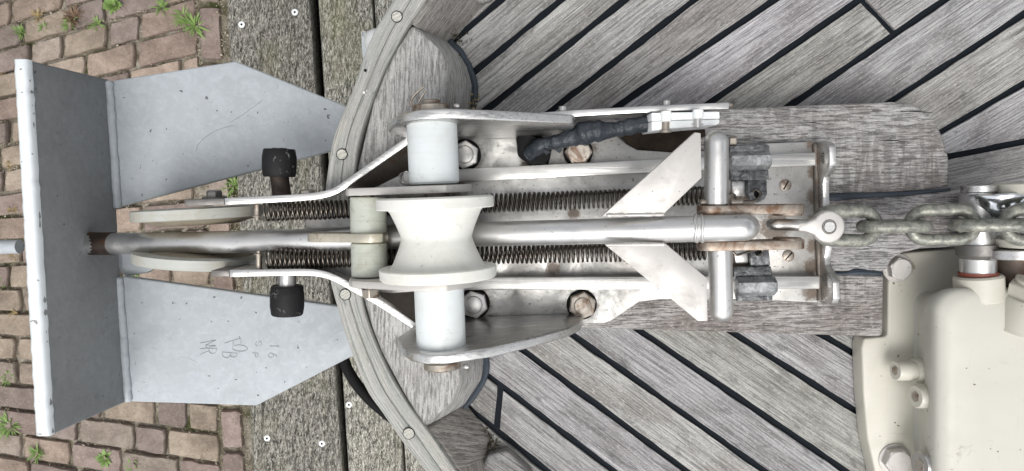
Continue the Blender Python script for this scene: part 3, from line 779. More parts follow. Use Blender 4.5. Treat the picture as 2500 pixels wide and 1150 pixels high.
finish(bm, 'plate_edge', m_zince, anchor, ang=70)
def fluke(poly, tip_drop=0):
    bm = new(); T = PL(poly, ZL + .004)
    prism(bm, T, [v - Vector((0, 0, .011)) for v in T]); return bm
f1 = finish(fluke([(272, 197), (575, 149), (835, 255), (930, 296), (930, 338), (800, 371), (283, 507)]), 'fluke', m_zinc, anchor, bevel=.0022, seg=3)
f2 = finish(fluke([(298, 674), (815, 746), (930, 762), (930, 832), (858, 871), (625, 991), (318, 981)]), 'fluke', m_zinc, anchor, bevel=.0022, seg=3)
# web under the shank joining both flukes
bm = new(); slab(bm, PL([(268, 600), (420, 604), (400, 640), (350, 668), (298, 678), (286, 668), (280, 650)], ZL), ZL - .008, ZL - .018); finish(bm, 'web_plate', m_zinc, anchor, bevel=.002)
for a, b in (((262, 198), (283, 508)), ((285, 676), (309, 980))):
    bm = new(); q = [P(a[0] + 4, a[1], ZL + .006).lerp(P(b[0] + 4, b[1], ZL + .006), i / 60) for i in range(61)]
    q = [v + Vector((.0009 * noise.noise(v * 120), 0, .0006 * noise.noise(v * 90))) for v in q]
    tube(bm, q, [.0050 * (1 + .04 * math.sin(i * 1.7) + .14 * noise.noise(v * 100)) * (.7 if i in (0, 60) else 1) for i, v in enumerate(q)], 10); finish(bm, 'weld_bead', m_zinc, anchor, ang=80)
# shank
def SP(px, py, dz=0):
    z = .12
    for _ in range(20): z = zs(P(px, py, z).x)
    v = P(px, py, z); v.z += dz; return v
S = [SP(205, 594), SP(290, 595), SP(700, 588), SP(1066, 575), SP(1250, 570), SP(1650, 560), SP(1770, 557)]
S[0].z += .004
e = SP(1805, 556); S += [e, SP(1822, 556, -.004), SP(1832, 556, -.014), SP(1834, 556, -.03), SP(1830, 556, -.045)]
bm = new(); Q = smoothpts(S, 6); tube(bm, Q, .0122, 28); finish(bm, 'shank', m_pol, anchor, ang=60)
bm = new(); q = [SP(196, 594), SP(230, 595), SP(276, 595)]; tube(bm, smoothpts(q, 6), [.0132 * (1 + .12 * noise.noise(Vector((i, 3, 2)))) for i in range(13)], 20); finish(bm, 'shank_socket', m_pin, anchor, ang=80)
bm = new()
for j in range(2):
    c = SP(1700 + j * 14, 558); n_ = (SP(1750, 557) - SP(1650, 560)).normalized(); u, v = frame(n_)
    q = [c + (u * math.cos(a) + v * math.sin(a)) * .0122 + n_ * .0035 * noise.noise(Vector((math.cos(a) * 2, math.sin(a) * 2, j * 5))) for a in [i * math.pi / 18 for i in range(36)]]
    tube(bm, q, .0016, 6, cyclic=True)
finish(bm, 'weld_ring', m_pol, anchor, ang=80)
# stock rod to the left
bm = new(); rod(bm, P(48, 602, .035), P(-160, 606, .03), .0078); finish(bm, 'stock_rod', m_zinc, anchor)
# gussets
for poly in ([(1468, 529), (1697, 323), (1711, 325), (1713, 434), (1618, 525)], [(1476, 597), (1704, 784), (1728, 784), (1726, 679), (1624, 594)]):
    bm = new(); T = PL(poly, .1665); prism(bm, T, [v - Vector((0, 0, .005)) for v in T]); finish(bm, 'gusset_plate', m_gus, anchor, bevel=.0007)
bm = new()
for a, b in (((1480, 526), (1620, 524)), ((1480, 598), (1620, 597))):
    q = [P(*a, .167).lerp(P(*b, .167), i / 30) for i in range(31)]
    tube(bm, q, [.0016 * (1 + .5 * noise.noise(v * 300)) for v in q], 6)
finish(bm, 'gusset_weld', m_gus, anchor, ang=80)
# cross bar halves
zc = .155
for a, b in (((1749, 500), (1749, 319)), ((1758, 606), (1761, 785))):
    p, q = P(*a, zc), P(*b, zc); L = (q - p).length; r = .0112
    bm = new(); prof = [(0, r - .001), (.001 / L, r)] + [(1 - r / L + math.sin(t) * r / L, r * math.cos(t)) for t in [i * math.pi / 2 / 8 for i in range(8)]] + [(1, .0004)]
    lathe(bm, p, q, prof, 28); finish(bm, 'crossbar', m_pol, anchor)
# stamped letters as shallow strokes
def stroke(segs, w=.0007):
    bm = new()
    for s in segs: tube(bm, [P(x, y, ZL + .0042) for x, y in s], w, 5)
    return bm
def arc(cx, cy, rx, ry, a0, a1, n=12): return [(cx + rx * math.cos(R(a0 + (a1 - a0) * i / n)), cy + ry * math.sin(R(a0 + (a1 - a0) * i / n))) for i in range(n + 1)]
GL = {'M': [[(0, 0), (.02, 1), (.5, .35), (.98, 1), (1, 0)]], 'R': [[(0, 0), (0, 1)] + arc(.35, .76, .5, .24, 90, -90) + [(0, .5)], [(.4, .5), (1, 0)]],
      'F': [[(0, 0), (0, 1), (1, 1)], [(0, .52), (.75, .52)]], 'O': [arc(.5, .5, .5, .5, 0, 360, 20)], 'B': [[(0, 0), (0, 1)] + arc(.35, .77, .45, .23, 90, -90) + [(0, .54)] + arc(.4, .27, .6, .27, 90, -90) + [(0, 0)]],
      'S': [arc(.5, .75, .5, .25, 20, 270, 10) + arc(.5, .25, .5, .25, 90, -160, 10)], 'P': [[(0, 0), (0, 1)] + arc(.35, .74, .6, .26, 90, -90) + [(0, .48)]],
      '1': [[(.5, 0), (.5, 1), (.1, .75)]], '6': [arc(.5, .3, .5, .3, 90, -270, 16), [(0, .3), (.25, .75), (.7, 1)]]}
# letter, left (x of the foot), top, height, width, slant: the text runs down the picture, its top to the right
for k, x0_, y0_, h_, w_, sh in (('M', 489, 838, 38, 15, -8), ('R', 489, 852, 40, 14, -1), ('F', 548, 838, 40, 13, -12), ('O', 567, 842, 37, 15, 2), ('B', 543, 860, 35, 13, 3), ('S', 624, 834, 14, 11, 0), ('P', 616, 862, 14, 10, 1), ('1', 659, 841, 22, 8, 1), ('6', 655, 862, 21, 11, 1)):
    o = finish(stroke([[(x0_ + v * h_, y0_ + u * w_ + sh * v) for u, v in sg] for sg in GL[k]], .00062 if h_ > 30 else .00055), 'stamped_letter', m_stamp, f2); o['label'] = 'stamped mark ' + k
bm = stroke([[(478, 372), (482, 355), (497, 338), (520, 322), (545, 312), (570, 306)], [(560, 300), (600, 275), (640, 245)]], .00035); finish(bm, 'scratch', m_stamp, f1)

# ================================================================== ROLLER FRAME
fr = thing('bow_roller', 'stainless steel bow roller frame with nylon rollers bolted on the wooden pad', 'bow roller', P(1250, 570, ZB))
ZP = ZB + .006
def ydx(x): return (x + .073) * .036       # the frame is turned two degrees
# base plate (with cut out wings)
bm = new(); poly = [(746, 528), (830, 505), (985, 420), (1000, 345), (1130, 336), (1500, 328), (1530, 352), (1556, 366), (1640, 372), (1740, 368), (1740, 730), (1610, 731), (1560, 737), (1520, 765), (1490, 784), (1470, 790), (1010, 790), (950, 745), (880, 700), (746, 655)]
slab(bm, PL(poly, ZP), ZP, ZB + .0004); FO = P(1250, 570, ZB); bsp = [(P(a, b, ZP), q) for a, b, q in ((1135, 378, .032), (1412, 371, .032), (1157, 742, .034), (1421, 745, .028), (1300, 400, .02), (1100, 440, .03), (1400, 520, .012), (1350, 655, .014), (1200, 790, .02), (1590, 470, .02), (1060, 740, .04))]
bp = finish(bm, 'base_plate', stained('base_plate_stained', (.52, .515, .5), bsp, FO, rough=.45, dirt=.8), fr, bevel=.0008)
bm = new(); slab(bm, PL([(1741, 369), (1876, 350), (1984, 346), (1990, 352), (2000, 735), (1992, 738), (1890, 733), (1741, 729)], ZP), ZP + .0015, ZB + .0004)
rsp = [(P(a, b, ZP), q) for a, b, q in ((1982, 350, .012), (1984, 420, .012), (1984, 480, .014), (1982, 540, .012), (1984, 600, .014), (1982, 650, .017), (1980, 715, .017), (1800, 500, .03), (1800, 640, .03), (1918, 452, .009), (1925, 625, .009), (1890, 555, .03))]
rp = finish(bm, 'rear_plate', stained('rear_plate_stained', (.5, .49, .47), rsp, FO, rough=.42, dirt=.6), fr, bevel=.0008)
# rear upturned flange with two ears
bm = new()
def fl(py, h): return P(1990 + (py - 350) * .028, py, ZP), h
prof = [(346, .012), (352, .026), (362, .031), (400, .031), (418, .026), (432, .015), (450, .012), (500, .012), (512, .016), (530, .017), (590, .017), (606, .015), (625, .011), (645, .013), (662, .024), (680, .031), (718, .031), (732, .026), (738, .012)]
rows = []
for py, h in prof:
    b = P(1992 + (py - 350) * .028, py, ZP); t = b + Vector((.0035, 0, h))
    rows.append([bm.verts.new(v) for v in (b + Vector((-.001, 0, 0)), t + Vector((-.003, 0, 0)), t + Vector((.0042, 0, 0)), b + Vector((.005, 0, 0)))])
for a, b in zip(rows, rows[1:]):
    for k in range(4): bm.faces.new((a[k], a[(k + 1) % 4], b[(k + 1) % 4], b[k]))
bm.faces.new(rows[0]); bm.faces.new(rows[-1][::-1])
finish(bm, 'rear_flange', m_bright, fr, bevel=.001, ang=45)
bm = new(); q_ = [P(1990, 352, ZP + .002).lerp(P(2001, 733, ZP + .002), i / 40) for i in range(41)]
tube(bm, q_, [.0032 * (1 + .3 * noise.noise(v * 150)) for v in q_], 8); finish(bm, 'foot_shade', m_shade, fr, ang=80)  # dark strip stands in for the shade on the flange's inner face
# guide bars
def bar(pts, w, zt, zb, name='guide_bar', mat=None, bev=.0012):
    bm = new(); wall(bm, PL(pts, zt), w, zt, zb, 1); return finish(bm, name, mat or m_bar, fr, bevel=bev)
bar([(985, 436), (1590, 405), (1992, 388)], .0138, ZP + .014, ZP)
bar([(1100, 693), (1600, 691), (2002, 690)], .0135, ZP + .014, ZP)
# bent side walls
ZW = .092
def swall(pts, name='side_wall'):
    bm = new(); wall(bm, PL(pts, ZW), .0072, ZW, lambda x: .035 if x < -.21 else ZP - .0002, 5); return finish(bm, name, m_bright, fr, bevel=.0008, ang=40)
swall([(548, 492), (650, 487), (745, 481), (790, 475), (822, 464), (862, 437), (930, 389), (1010, 333)])
swall([(560, 668), (650, 666), (745, 665), (790, 670), (825, 683), (870, 708), (930, 742), (1024, 804)])
for tp, bt in (([(866, 438), (930, 392), (1004, 341)], [(850, 486), (925, 452), (1004, 414)]), ([(905, 733), (960, 765), (1018, 797)], [(905, 712), (960, 716), (1018, 712)])):
    bm = new(); T = [bm.verts.new(v) for v in PL(tp, ZW - .003)]; Bt = [bm.verts.new(v) for v in PL(bt, ZP + .001)]
    T2 = [bm.verts.new(v.co + Vector((-.001, 0, -.003))) for v in T]; B2 = [bm.verts.new(v.co + Vector((-.001, 0, -.003))) for v in Bt]
    for i in (0, 1):
        bm.faces.new((T[i], T[i + 1], Bt[i + 1], Bt[i])); bm.faces.new((T2[i], B2[i], B2[i + 1], T2[i + 1])); bm.faces.new((T[i], T2[i], T2[i + 1], T[i + 1])); bm.faces.new((Bt[i], Bt[i + 1], B2[i + 1], B2[i]))
    bm.faces.new((T[0], Bt[0], B2[0], T2[0])); bm.faces.new((T[2], T2[2], B2[2], Bt[2]))
    finish(bm, 'inner_shade', m_shade, fr)  # added dark plate imitating the shade between side wall and roller
bm = new(); wall(bm, PL([(450, 495), (500, 494), (547, 492)], ZW), .0066, ZW - .0005, .03, 2); finish(bm, 'front_cheek', m_darkst, fr, bevel=.0008)
bm = new(); wall(bm, PL([(515, 668), (559, 668)], ZW), .0066, ZW - .0005, .03, 2); finish(bm, 'front_cheek', m_darkst, fr, bevel=.0008)
# front wheel in two discs, with the groove the shank lies in
zf = .0
def wheel(py0, py1, inward):
    a, b = P(492, py0, .03), P(496, py1, .03)
    a.z = b.z = zf; return a, b
yu0 = P(490, 512, .075).y; yu1 = P(490, 556, .06).y; yl1 = P(490, 622, .06).y; yl0 = P(490, 662, .075).y
xw = P(488, 500, .0).x
r0 = .073
for ya, yb, tw in ((yu0, yu1, .0), (yl0, yl1, .0)):
    s = 1 if ya > yb else -1; th = .0115
    a = Vector((xw, ya, zf)); b = Vector((xw + (.001), yb, zf)); L = abs(ya - yb)
    bm = new(); lathe(bm, a, b, [(0, r0 - .0015), (.001 / L, r0), (th / L, r0), ((th + .001) / L, r0 - .003), ((th + .0015) / L, .03)], 64); finish(bm, 'front_roller', m_wheel, fr)
    bm = new(); lathe(bm, a, b, [((th - .002) / L, .03), ((th + .0004) / L, r0 - .0035), (.62, r0 - .008), (.78, r0 - .016), (.97, r0 - .03), (1, .02)], 64); finish(bm, 'roller_groove', m_groove, fr)
# its axle bolt
bm = new(); c = P(524, 488, .088); d = P(524, 458, .088) - c; dn = d.normalized()
def hexhead(c, axis, r, h, mat, parent, name='bolt', washer=0.0, chamfer=True, rot=0.0, dome=False):
    """hexagonal head seated at c, pointing along axis"""
    bm = new(); u, v = frame(axis); axis = axis.normalized()
    def ring(rr, n, z): return [bm.verts.new(c + axis * z + (u * math.cos(2 * math.pi * i / n + rot) + v * math.sin(2 * math.pi * i / n + rot)) * rr) for i in range(n)]
    if washer:
        w0 = ring(washer, 24, 0); w1 = ring(washer, 24, .0018)
        for i in range(24): bm.faces.new((w0[i], w0[(i + 1) % 24], w1[(i + 1) % 24], w1[i]))
        bm.faces.new(w1)
    z0 = .0018 if washer else 0
    a = ring(r, 6, z0); b = ring(r, 6, z0 + h * .9); t = ring(r * .93, 6, z0 + h)
    for A, B in ((a, b), (b, t)):
        for i in range(6): bm.faces.new((A[i], A[(i + 1) % 6], B[(i + 1) % 6], B[i]))
    bm.faces.new(t)
    if not dome:
        k0 = ring(r * .84, 24, z0 + h - .0002); k1 = ring(r * .82, 24, z0 + h + .0006)
        for i in range(24): bm.faces.new((k0[i], k0[(i + 1) % 24], k1[(i + 1) % 24], k1[i]))
        bm.faces.new(k1)
    if dome:
        k0 = ring(r * .62, 20, z0 + h + .0002); k1 = ring(r * .6, 20, z0 + h + .0016); k2 = ring(r * .45, 20, z0 + h + .0022)
        for A, B in ((k0, k1), (k1, k2)):
            for i in range(20): bm.faces.new((A[i], A[(i + 1) % 20], B[(i + 1) % 20], B[i]))
        bm.faces.new(k2)
    return finish(bm, name, mat, parent, bevel=.0005, seg=1, ang=25)
hexhead(P(524, 484, .066), Vector((0, 1, .1)), .0085, .006, m_darkst, fr, washer=.0125)
hexhead(P(750, 474, .078), Vector((0, 1, .1)), .0085, .004, m_brown, fr)
# black rubber stoppers on pins
for (x, ya, yb, yc, yd) in ((682, 432, 364, 478, 430), (701, 697, 769, 670, 700)):
    zz = .052
    bm = new(); p, q = P(x, ya, zz), P(x, yb, zz); r = .0178
    lathe(bm, p, q, [(0, r * .9), (.04, r * .96), (.3, r * 1.02), (.7, r * 1.02), (.96, r * .95), (1, r * .9), (1.0, .009)], 28); st_ = finish(bm, 'rubber_stopper', m_stop, fr, ang=45)
    bm = new(); rod(bm, P(x + 6 if x < 690 else x, yc, zz), P(x, yd, zz), .0098); finish(bm, 'stopper_pin', m_pin if x < 690 else m_steel, fr)
    bm = new(); rod(bm, q - (p - q).normalized() * -.002, q + (q - p).normalized() * .0012, .0075); finish(bm, 'end_cap', m_darkst, st_)
# spring pins at the front
for x, ya, yb in ((628, 500, 527), (632, 655, 622)):
    bm = new(); p, q = P(x, ya, .083), P(x, yb, .083); rod(bm, p, q, .0033, 16); d = (q - p).normalized(); rod(bm, q, q + d * .001, .0048, 16); rod(bm, q + d * .001, q + d * .004, .0026, 16); finish(bm, 'spring_pin', m_brown, fr)
# springs
def spring(path, r=.0090, pitch=.0049, wire=.0014):
    pts = smoothpts(path, 40); cum = [0]
    for a, b in zip(pts, pts[1:]): cum.append(cum[-1] + (b - a).length)
    L = cum[-1]; n = int(L / pitch); out = []; j = 0; tot = n * 14
    for i in range(tot + 1):
        s = L * i / tot
        while j < len(cum) - 2 and cum[j + 1] < s: j += 1
        t = (s - cum[j]) / max(1e-9, cum[j + 1] - cum[j]); c = pts[j].lerp(pts[j + 1], t); d = (pts[j + 1] - pts[j]).normalized()
        u = Vector((-d.y, d.x, 0)).normalized(); v = d.cross(u); a = 2 * math.pi * i / 14
        rr = r * (1 + .03 * math.sin(i * .05)); out.append(c + u * math.cos(a) * rr + v * math.sin(a) * rr)
    bm = new(); tube(bm, out, wire, 6); return finish(bm, 'coil_spring', m_spring, fr, ang=80)
zk = ZP + .0105
s1 = spring([P(648, 517, .080), P(860, 510, .079), P(1200, 496, zk), P(1720, 478, zk + .002)])
s2 = spring([P(653, 632, .080), P(860, 630, .079), P(1200, 622, zk), P(1725, 612, zk + .002)])
for s_, pts in ((s1, [(1722, 478), (1760, 476), (1790, 474), (1800, 490), (1825, 492), (1845, 488), (1856, 474), (1845, 462), (1834, 468)]), (s2, [(1727, 612), (1780, 612), (1798, 622), (1815, 618), (1840, 612), (1856, 606), (1862, 616), (1850, 624)])):
    bm = new(); tube(bm, smoothpts(PL(pts, zk + .004), 5), .0013, 8); finish(bm, 'spring_hook', m_spring, s_)
# cheeks
def yc_at(px, py, z): return P(px, py, z)
def xz(pts): return [(P(px, 575, z).x, z) for px, z in pts]
yu = P(1066, 462, .165).y; yl = P(1066, 697, .17).y
for y0c, pr in ((yu, [(846, .138), (852, .145), (870, .148), (960, .172), (1030, .187), (1090, .187), (1140, .168), (1152, .150), (1150, .100), (1000, ZP + .001), (900, ZP + .001), (848, .100)]),
                (yl, [(850, .130), (858, .142), (880, .148), (960, .168), (1030, .186), (1090, .187), (1150, .168), (1170, .148), (1165, .100), (1010, ZP + .001), (905, ZP + .001), (855, .100)])):
    bm = new(); upright(bm, xz(pr), lambda x, z, y0c=y0c: y0c + ydx(x), .0072); finish(bm, 'inner_cheek', m_gus, fr, bevel=.0012, ang=40)
# outer plates
ob_u = (P(1200, 332, ZP).y, P(1066, 278, .185).y); ob_l = (P(1200, 786, ZP).y, P(1066, 878, .185).y)
for (yb, yt), pr, mt in ((ob_u, [(950, .128), (962, .150), (985, .172), (1030, .184), (1090, .185), (1200, .170), (1300, .152), (1395, .134), (1402, .128), (1400, .110), (1380, ZP + .0005), (1010, ZP + .0005), (985, .095)], m_bright),
                   (ob_l, [(968, .128), (980, .158), (1000, .175), (1040, .185), (1090, .186), (1200, .172), (1300, .148), (1390, .118), (1418, .100), (1425, .082), (1420, ZP + .0005), (1020, ZP + .0005), (1000, .1)], m_bright)):
    bm = new(); upright(bm, xz(pr), lambda x, z, yb=yb, yt=yt: yb + (yt - yb) * (z - ZP) / (.185 - ZP) + ydx(x), .0095); finish(bm, 'outer_plate', mt, fr, bevel=.002, seg=3, ang=40)
# rollers
za = .1525
def ax(py, px=1066): v = P(px, py, za); return v
xa = P(1066, 575, za).x
def A(y): return Vector((xa - (y + .048) * .036 * 1.0, y, za))
ya, yb = P(1066, 480, za).y, P(1066, 679, za).y
L = ya - yb; th = .0112
prof = [(0, .0535), (.0015 / L, .0552), ((th - .001) / L, .0556), (th / L, .0545), (th / L + .0005, .0455)]
for i in range(1, 24):
    t = i / 24; s = abs(t - .5) * 2; r = .0334 + (.0440 - .0334) * (s ** 1.2)
    prof.append((th / L + .01 + (1 - 2 * th / L - .02) * t, r))
prof += [(1 - th / L - .0005, .0455), (1 - th / L, .0545), (1 - (th - .001) / L, .0556), (1 - .0015 / L, .0552), (1, .0535)]
bm = new(); lathe(bm, A(ya), A(yb), prof, 64); finish(bm, 'main_roller', m_nylon, fr, ang=40)
ytop = .0605 + .0; 
u1 = P(1062, 291, za + .024).y; u0 = P(1062, 449, za + .024).y; l0 = P(1072, 704, za + .024).y; l1 = P(1075, 862, za + .024).y
for p, q in ((u0, u1 ), (l0 , l1)):
    bm = new(); a, b = A(p), A(q); Lr = (b - a).length
    lathe(bm, a, b, [(0, .0215), (.002 / Lr, .0236), (1 - .0025 / Lr, .0236), (1 - .0006 / Lr, .0225), (1, .0205)], 40); finish(bm, 'side_roller', m_nylon2, fr)
# main axle with end caps and split pins
bm = new(); rod(bm, A(u1 + .02), A(l1 - .021), .009, 24, .001); axle = finish(bm, 'axle', m_brown, fr)
for y, s in ((P(1060, 262, .165).y, 1), (P(1070, 898, .165).y, -1)):
    bm = new(); rod(bm, A(y - s * .004), A(y + s * .0035), .0178, 32, .001); finish(bm, 'axle_cap', m_brown, fr)
bm = new()
tube(bm, smoothpts([P(1006, 262, .15), P(1004, 248, .15), P(1012, 232, .15), P(1035, 212, .15)], 5), .0011, 6); tube(bm, smoothpts([P(1022, 250, .15), P(1035, 228, .15), P(1040, 222, .15)], 4), .0011, 6)
finish(bm, 'split_pin', m_brown, fr)
for px, py, z in ((1108, 259, .165), (1131, 895, .165)):
    bm = new(); c = P(px, py, z); lathe(bm, c, c + Vector((.006, 0, .001)), [(0, .0014), (.2, .0024), (.6, .0026), (.9, .0016), (1, .0003)], 12); finish(bm, 'pin_head', m_steel, fr)
# small roller in two halves around a flat lever
zr = .1165
def B_(px, py): return P(px, py, zr)
for a, b, mt in ((B_(899, 481), B_(900, 570), m_nylon3), (B_(901, 592), B_(903, 673), m_nylon3)):
    bm = new(); Lr = (b - a).length; lathe(bm, a, b, [(0, .0172), (.001 / Lr, .018), (1 - .001 / Lr, .018), (1, .0172)], 36); finish(bm, 'small_roller', mt, fr)
bm = new(); y_ = P(900, 581, .13).y
upright(bm, xz([(750, .106), (756, .112), (780, .117), (850, .128), (870, .138), (905, .142), (935, .137), (948, .125), (946, .108), (925, .096), (880, .094), (800, .100), (760, .101)]), lambda x, z: y_ + (x + .15) * .02, .0088); finish(bm, 'lever_plate', steel('lever_steel', (.62, .58, .48), .4, .7, .15), fr, bevel=.001)
bm = new(); rod(bm, B_(899, 470), B_(905, 722), .006); finish(bm, 'roller_pin', m_brown, fr)
hexhead(B_(905, 706), Vector((.02, -1, 0)), .0092, .008, m_brown, fr, name='nut', rot=R(30))
# base bolts
for px, py, r, mt, dm in ((1135, 378, .0155, m_steel, True), (1412, 371, .0145, m_rust, False), (1157, 742, .0155, m_steel, True), (1421, 745, .0150, m_rust, True)):
    c = P(px, py, ZP + .004); c.z = ZP
    bm = new(); lathe(bm, c - Vector((0, 0, .0002)), c + Vector((0, 0, .0012)), [(0, r * 1.1), (1, r * 1.06)], 32); gsk = finish(bm, 'sealant_ring', m_rubber, fr)
    hexhead(c + Vector((0, 0, .0012)), Vector((0, 0, 1)), r, .009, mt, fr, dome=dm, rot=random.uniform(0, 1))
# slotted screws
for px, py, a in ((1918, 452, 62), (1925, 625, 48)):
    c = P(px, py, ZP + .0025); c.z = ZP + .0015; bm = new(); lathe(bm, c, c + Vector((0, 0, .0022)), [(0, .0062), (.5, .0062), (1, .0042)], 24); s_ = finish(bm, 'slotted_screw', m_brown, fr)
    bm = new(); box(bm, c + Vector((0, 0, .0021)), .0105, .0014, .0006, R(a)); finish(bm, 'slot', m_rubber, s_)
# clamps at the rear with hexagonal nuts lying along the bars
def hexlong(p, q, r, mat, name='long_nut'):
    bm = new(); lathe(bm, p, q, [(0, r * .93), (.04, r), (.96, r), (1, r * .93)], 6); return finish(bm, name, mat, fr, bevel=.0004, seg=1, ang=20)
def blk(poly, zt, name='clamp_block', mat=None, bev=.0018):
    bm = new(); slab(bm, PL(poly, zt), zt, ZP + .0016); return finish(bm, name, mat or m_lead, fr, bevel=bev)
blk([(1782, 356), (1874, 352), (1880, 356), (1880, 378), (1782, 378)], ZP + .019)
hexlong(P(1780, 393, ZP + .018), P(1878, 391, ZP + .018), .0102, m_galv)
blk([(1782, 408), (1876, 406), (1879, 436), (1870, 441), (1784, 440)], ZP + .015)
blk([(1826, 439), (1873, 438), (1874, 474), (1868, 487), (1850, 495), (1832, 488), (1824, 474)], ZP + .011, 'hook_lug')
blk([(1786, 440), (1822, 440), (1822, 478), (1800, 480), (1786, 470)], ZP + .006, 'packing_plate', m_steel)
blk([(1792, 652), (1884, 650), (1888, 680), (1792, 684)], ZP + .015)
hexlong(P(1797, 700, ZP + .018), P(1892, 698, ZP + .018), .0104, m_galv)
blk([(1797, 714), (1886, 714), (1888, 734), (1800, 736)], ZP + .008)
blk([(1832, 612), (1878, 608), (1882, 650), (1832, 652)], ZP + .011, 'hook_lug')
blk([(1790, 610), (1828, 612), (1828, 644), (1796, 644)], ZP + .006, 'packing_plate', m_steel)
for px, py in ((1850, 474), (1852, 616)):
    bm = new(); c = P(px, py, ZP + .011); lathe(bm, c - Vector((0, 0, .001)), c + Vector((0, 0, .0005)), [(0, .0042), (1, .0042)], 16); finish(bm, 'lug_hole', m_rubber, fr)
hexhead(P(1782, 345, ZP + .012), Vector((1, 0, .2)), .006, .006, m_brown, fr)
# ring hole at upper left of the base plate
c = P(990, 434, ZP + .001); bm = new(); tube(bm, [c + Vector((math.cos(a) * .0062, math.sin(a) * .0062, 0)) for a in [i * math.pi / 12 for i in range(24)]], .0016, 8, cyclic=True); finish(bm, 'ring_boss', m_steel, fr)

# strip carrying the white clamp
st1 = thing('clamp_strip', 'long thin bright metal strip standing along the top side of the roller frame', 'metal strip', P(1550, 265, .07))
bm = new(); zt_ = .118
wall(bm, PL([(1318, 283), (1400, 277), (1590, 266), (1780, 258)], zt_), .0062, zt_, .064, 3); finish(bm, 'strip', m_bright, st1, bevel=.0006)
for px, py in ((1374, 272), (1627, 258)):
    bm = new(); c = P(px, py, .106); rod(bm, c, c + Vector((0, .005, 0)), .0042, 16, .0005); finish(bm, 'rivet', m_steel, st1)
bm = new(); c = P(1768, 262, .1); lathe(bm, c, c + Vector((.0, .003, 0)), [(0, .009), (1, .009)], 24); finish(bm, 'end_washer', m_brown, st1)
cl = thing('cable_clamp', 'white plastic two part clamp fixed on the metal strip', 'clamp', P(1680, 295, .09))
zq = .128
bm = new(); slab(bm, PL([(1590, 275), (1757, 272), (1758, 290), (1591, 295)], zq), zq, .07); finish(bm, 'clamp_half', m_whitep, cl, bevel=.0012)
bm = new(); slab(bm, PL([(1591, 296), (1758, 291), (1758, 300), (1750, 305), (1640, 314), (1592, 319)], zq), zq - .001, .07); finish(bm, 'clamp_half', m_whitep, cl, bevel=.0012)
for px, py, h in ((1626, 0, 1), (1704, 1, 2)):
    bm = new(); a = P(px, 271 if h == 1 else 267, zq + .001); b = P(px, 297 if h == 1 else 290, zq + .001); rod(bm, a, b, .0052, 20, .0008); finish(bm, 'screw_boss', m_whitep, cl)
    bm = new(); a2 = b + Vector((0, 0, -.002)); rod(bm, a2, a2 + Vector((0, -.0085, 0)), .0038, 16); rod(bm, a2 + Vector((0, -.0085 if h == 1 else -.005, 0)), a2 + Vector((0, -.0105 if h == 1 else -.0062, 0)), .0056, 16); finish(bm, 'clamp_screw', m_brown if h == 1 else m_steel, cl)
# taped cable
cb = thing('taped_cable', 'thick cable wrapped in black tape leading into the white clamp', 'cable', P(1400, 350, ZP))
bm = new(); pts = [P(1290, 378, .078), P(1320, 356, .088), P(1360, 346, .094), P(1400, 335, .097), P(1440, 322, .1), P(1480, 319, .1), P(1520, 313, .1), P(1560, 305, .1), P(1600, 300, .1)]
Q = smoothpts(pts, 8); k = len(Q)
rad = [(.0074 + .0045 * math.exp(-((i / k - .47) / .14) ** 2) + (.001 if i / k > .72 else 0)) * (1 + .16 * noise.noise(q * 120) + .12 * noise.noise(q * 260)) for i, q in enumerate(Q)]
tube(bm, Q, rad, 18); finish(bm, 'cable_wrap', m_tape, cb, ang=70)
rt = random.Random(5)
for i_ in range(9):
    q_ = Q[rt.randrange(12, len(Q) - 14)]; bm = new(); w_ = rt.uniform(.004, .008); a_ = rt.uniform(-.6, .6)
    d_ = Vector((math.cos(a_), math.sin(a_), 0)); s_ = Vector((-d_.y, d_.x, 0)) * rt.choice((-1, 1)); b_ = q_ + s_ * .0075 + Vector((0, 0, .0045))
    prism(bm, [b_ - d_ * w_, b_ + d_ * w_, b_ + d_ * w_ * .3 + s_ * .005 + Vector((0, 0, rt.uniform(-.004, .002)))], [v + Vector((0, 0, -.0008)) for v in (b_ - d_ * w_, b_ + d_ * w_, b_ + d_ * w_ * .3 + s_ * .005 + Vector((0, 0, -.003)))]); finish(bm, 'tape_flap', m_tape, cb)
bm = new()
loop = [(1268, 330), (1284, 326), (1318, 338), (1345, 350), (1342, 384), (1332, 402), (1300, 404), (1278, 388), (1266, 370)]
T = PL(loop, ZP + .012); Bt = PL([(a + (a - 1305) * .12, b + (b - 368) * .12) for a, b in loop], ZP + .0002)
prism(bm, T, Bt); bmesh.ops.subdivide_edges(bm, edges=bm.edges[:], cuts=2, use_grid_fill=True)
for v in bm.verts: v.co += Vector((noise.noise(v.co * 110), noise.noise(v.co * 110 + Vector((9, 0, 0))), abs(noise.noise(v.co * 90)))) * .003
finish(bm, 'tape_lump', m_rubber, cb, bevel=.001, ang=70)

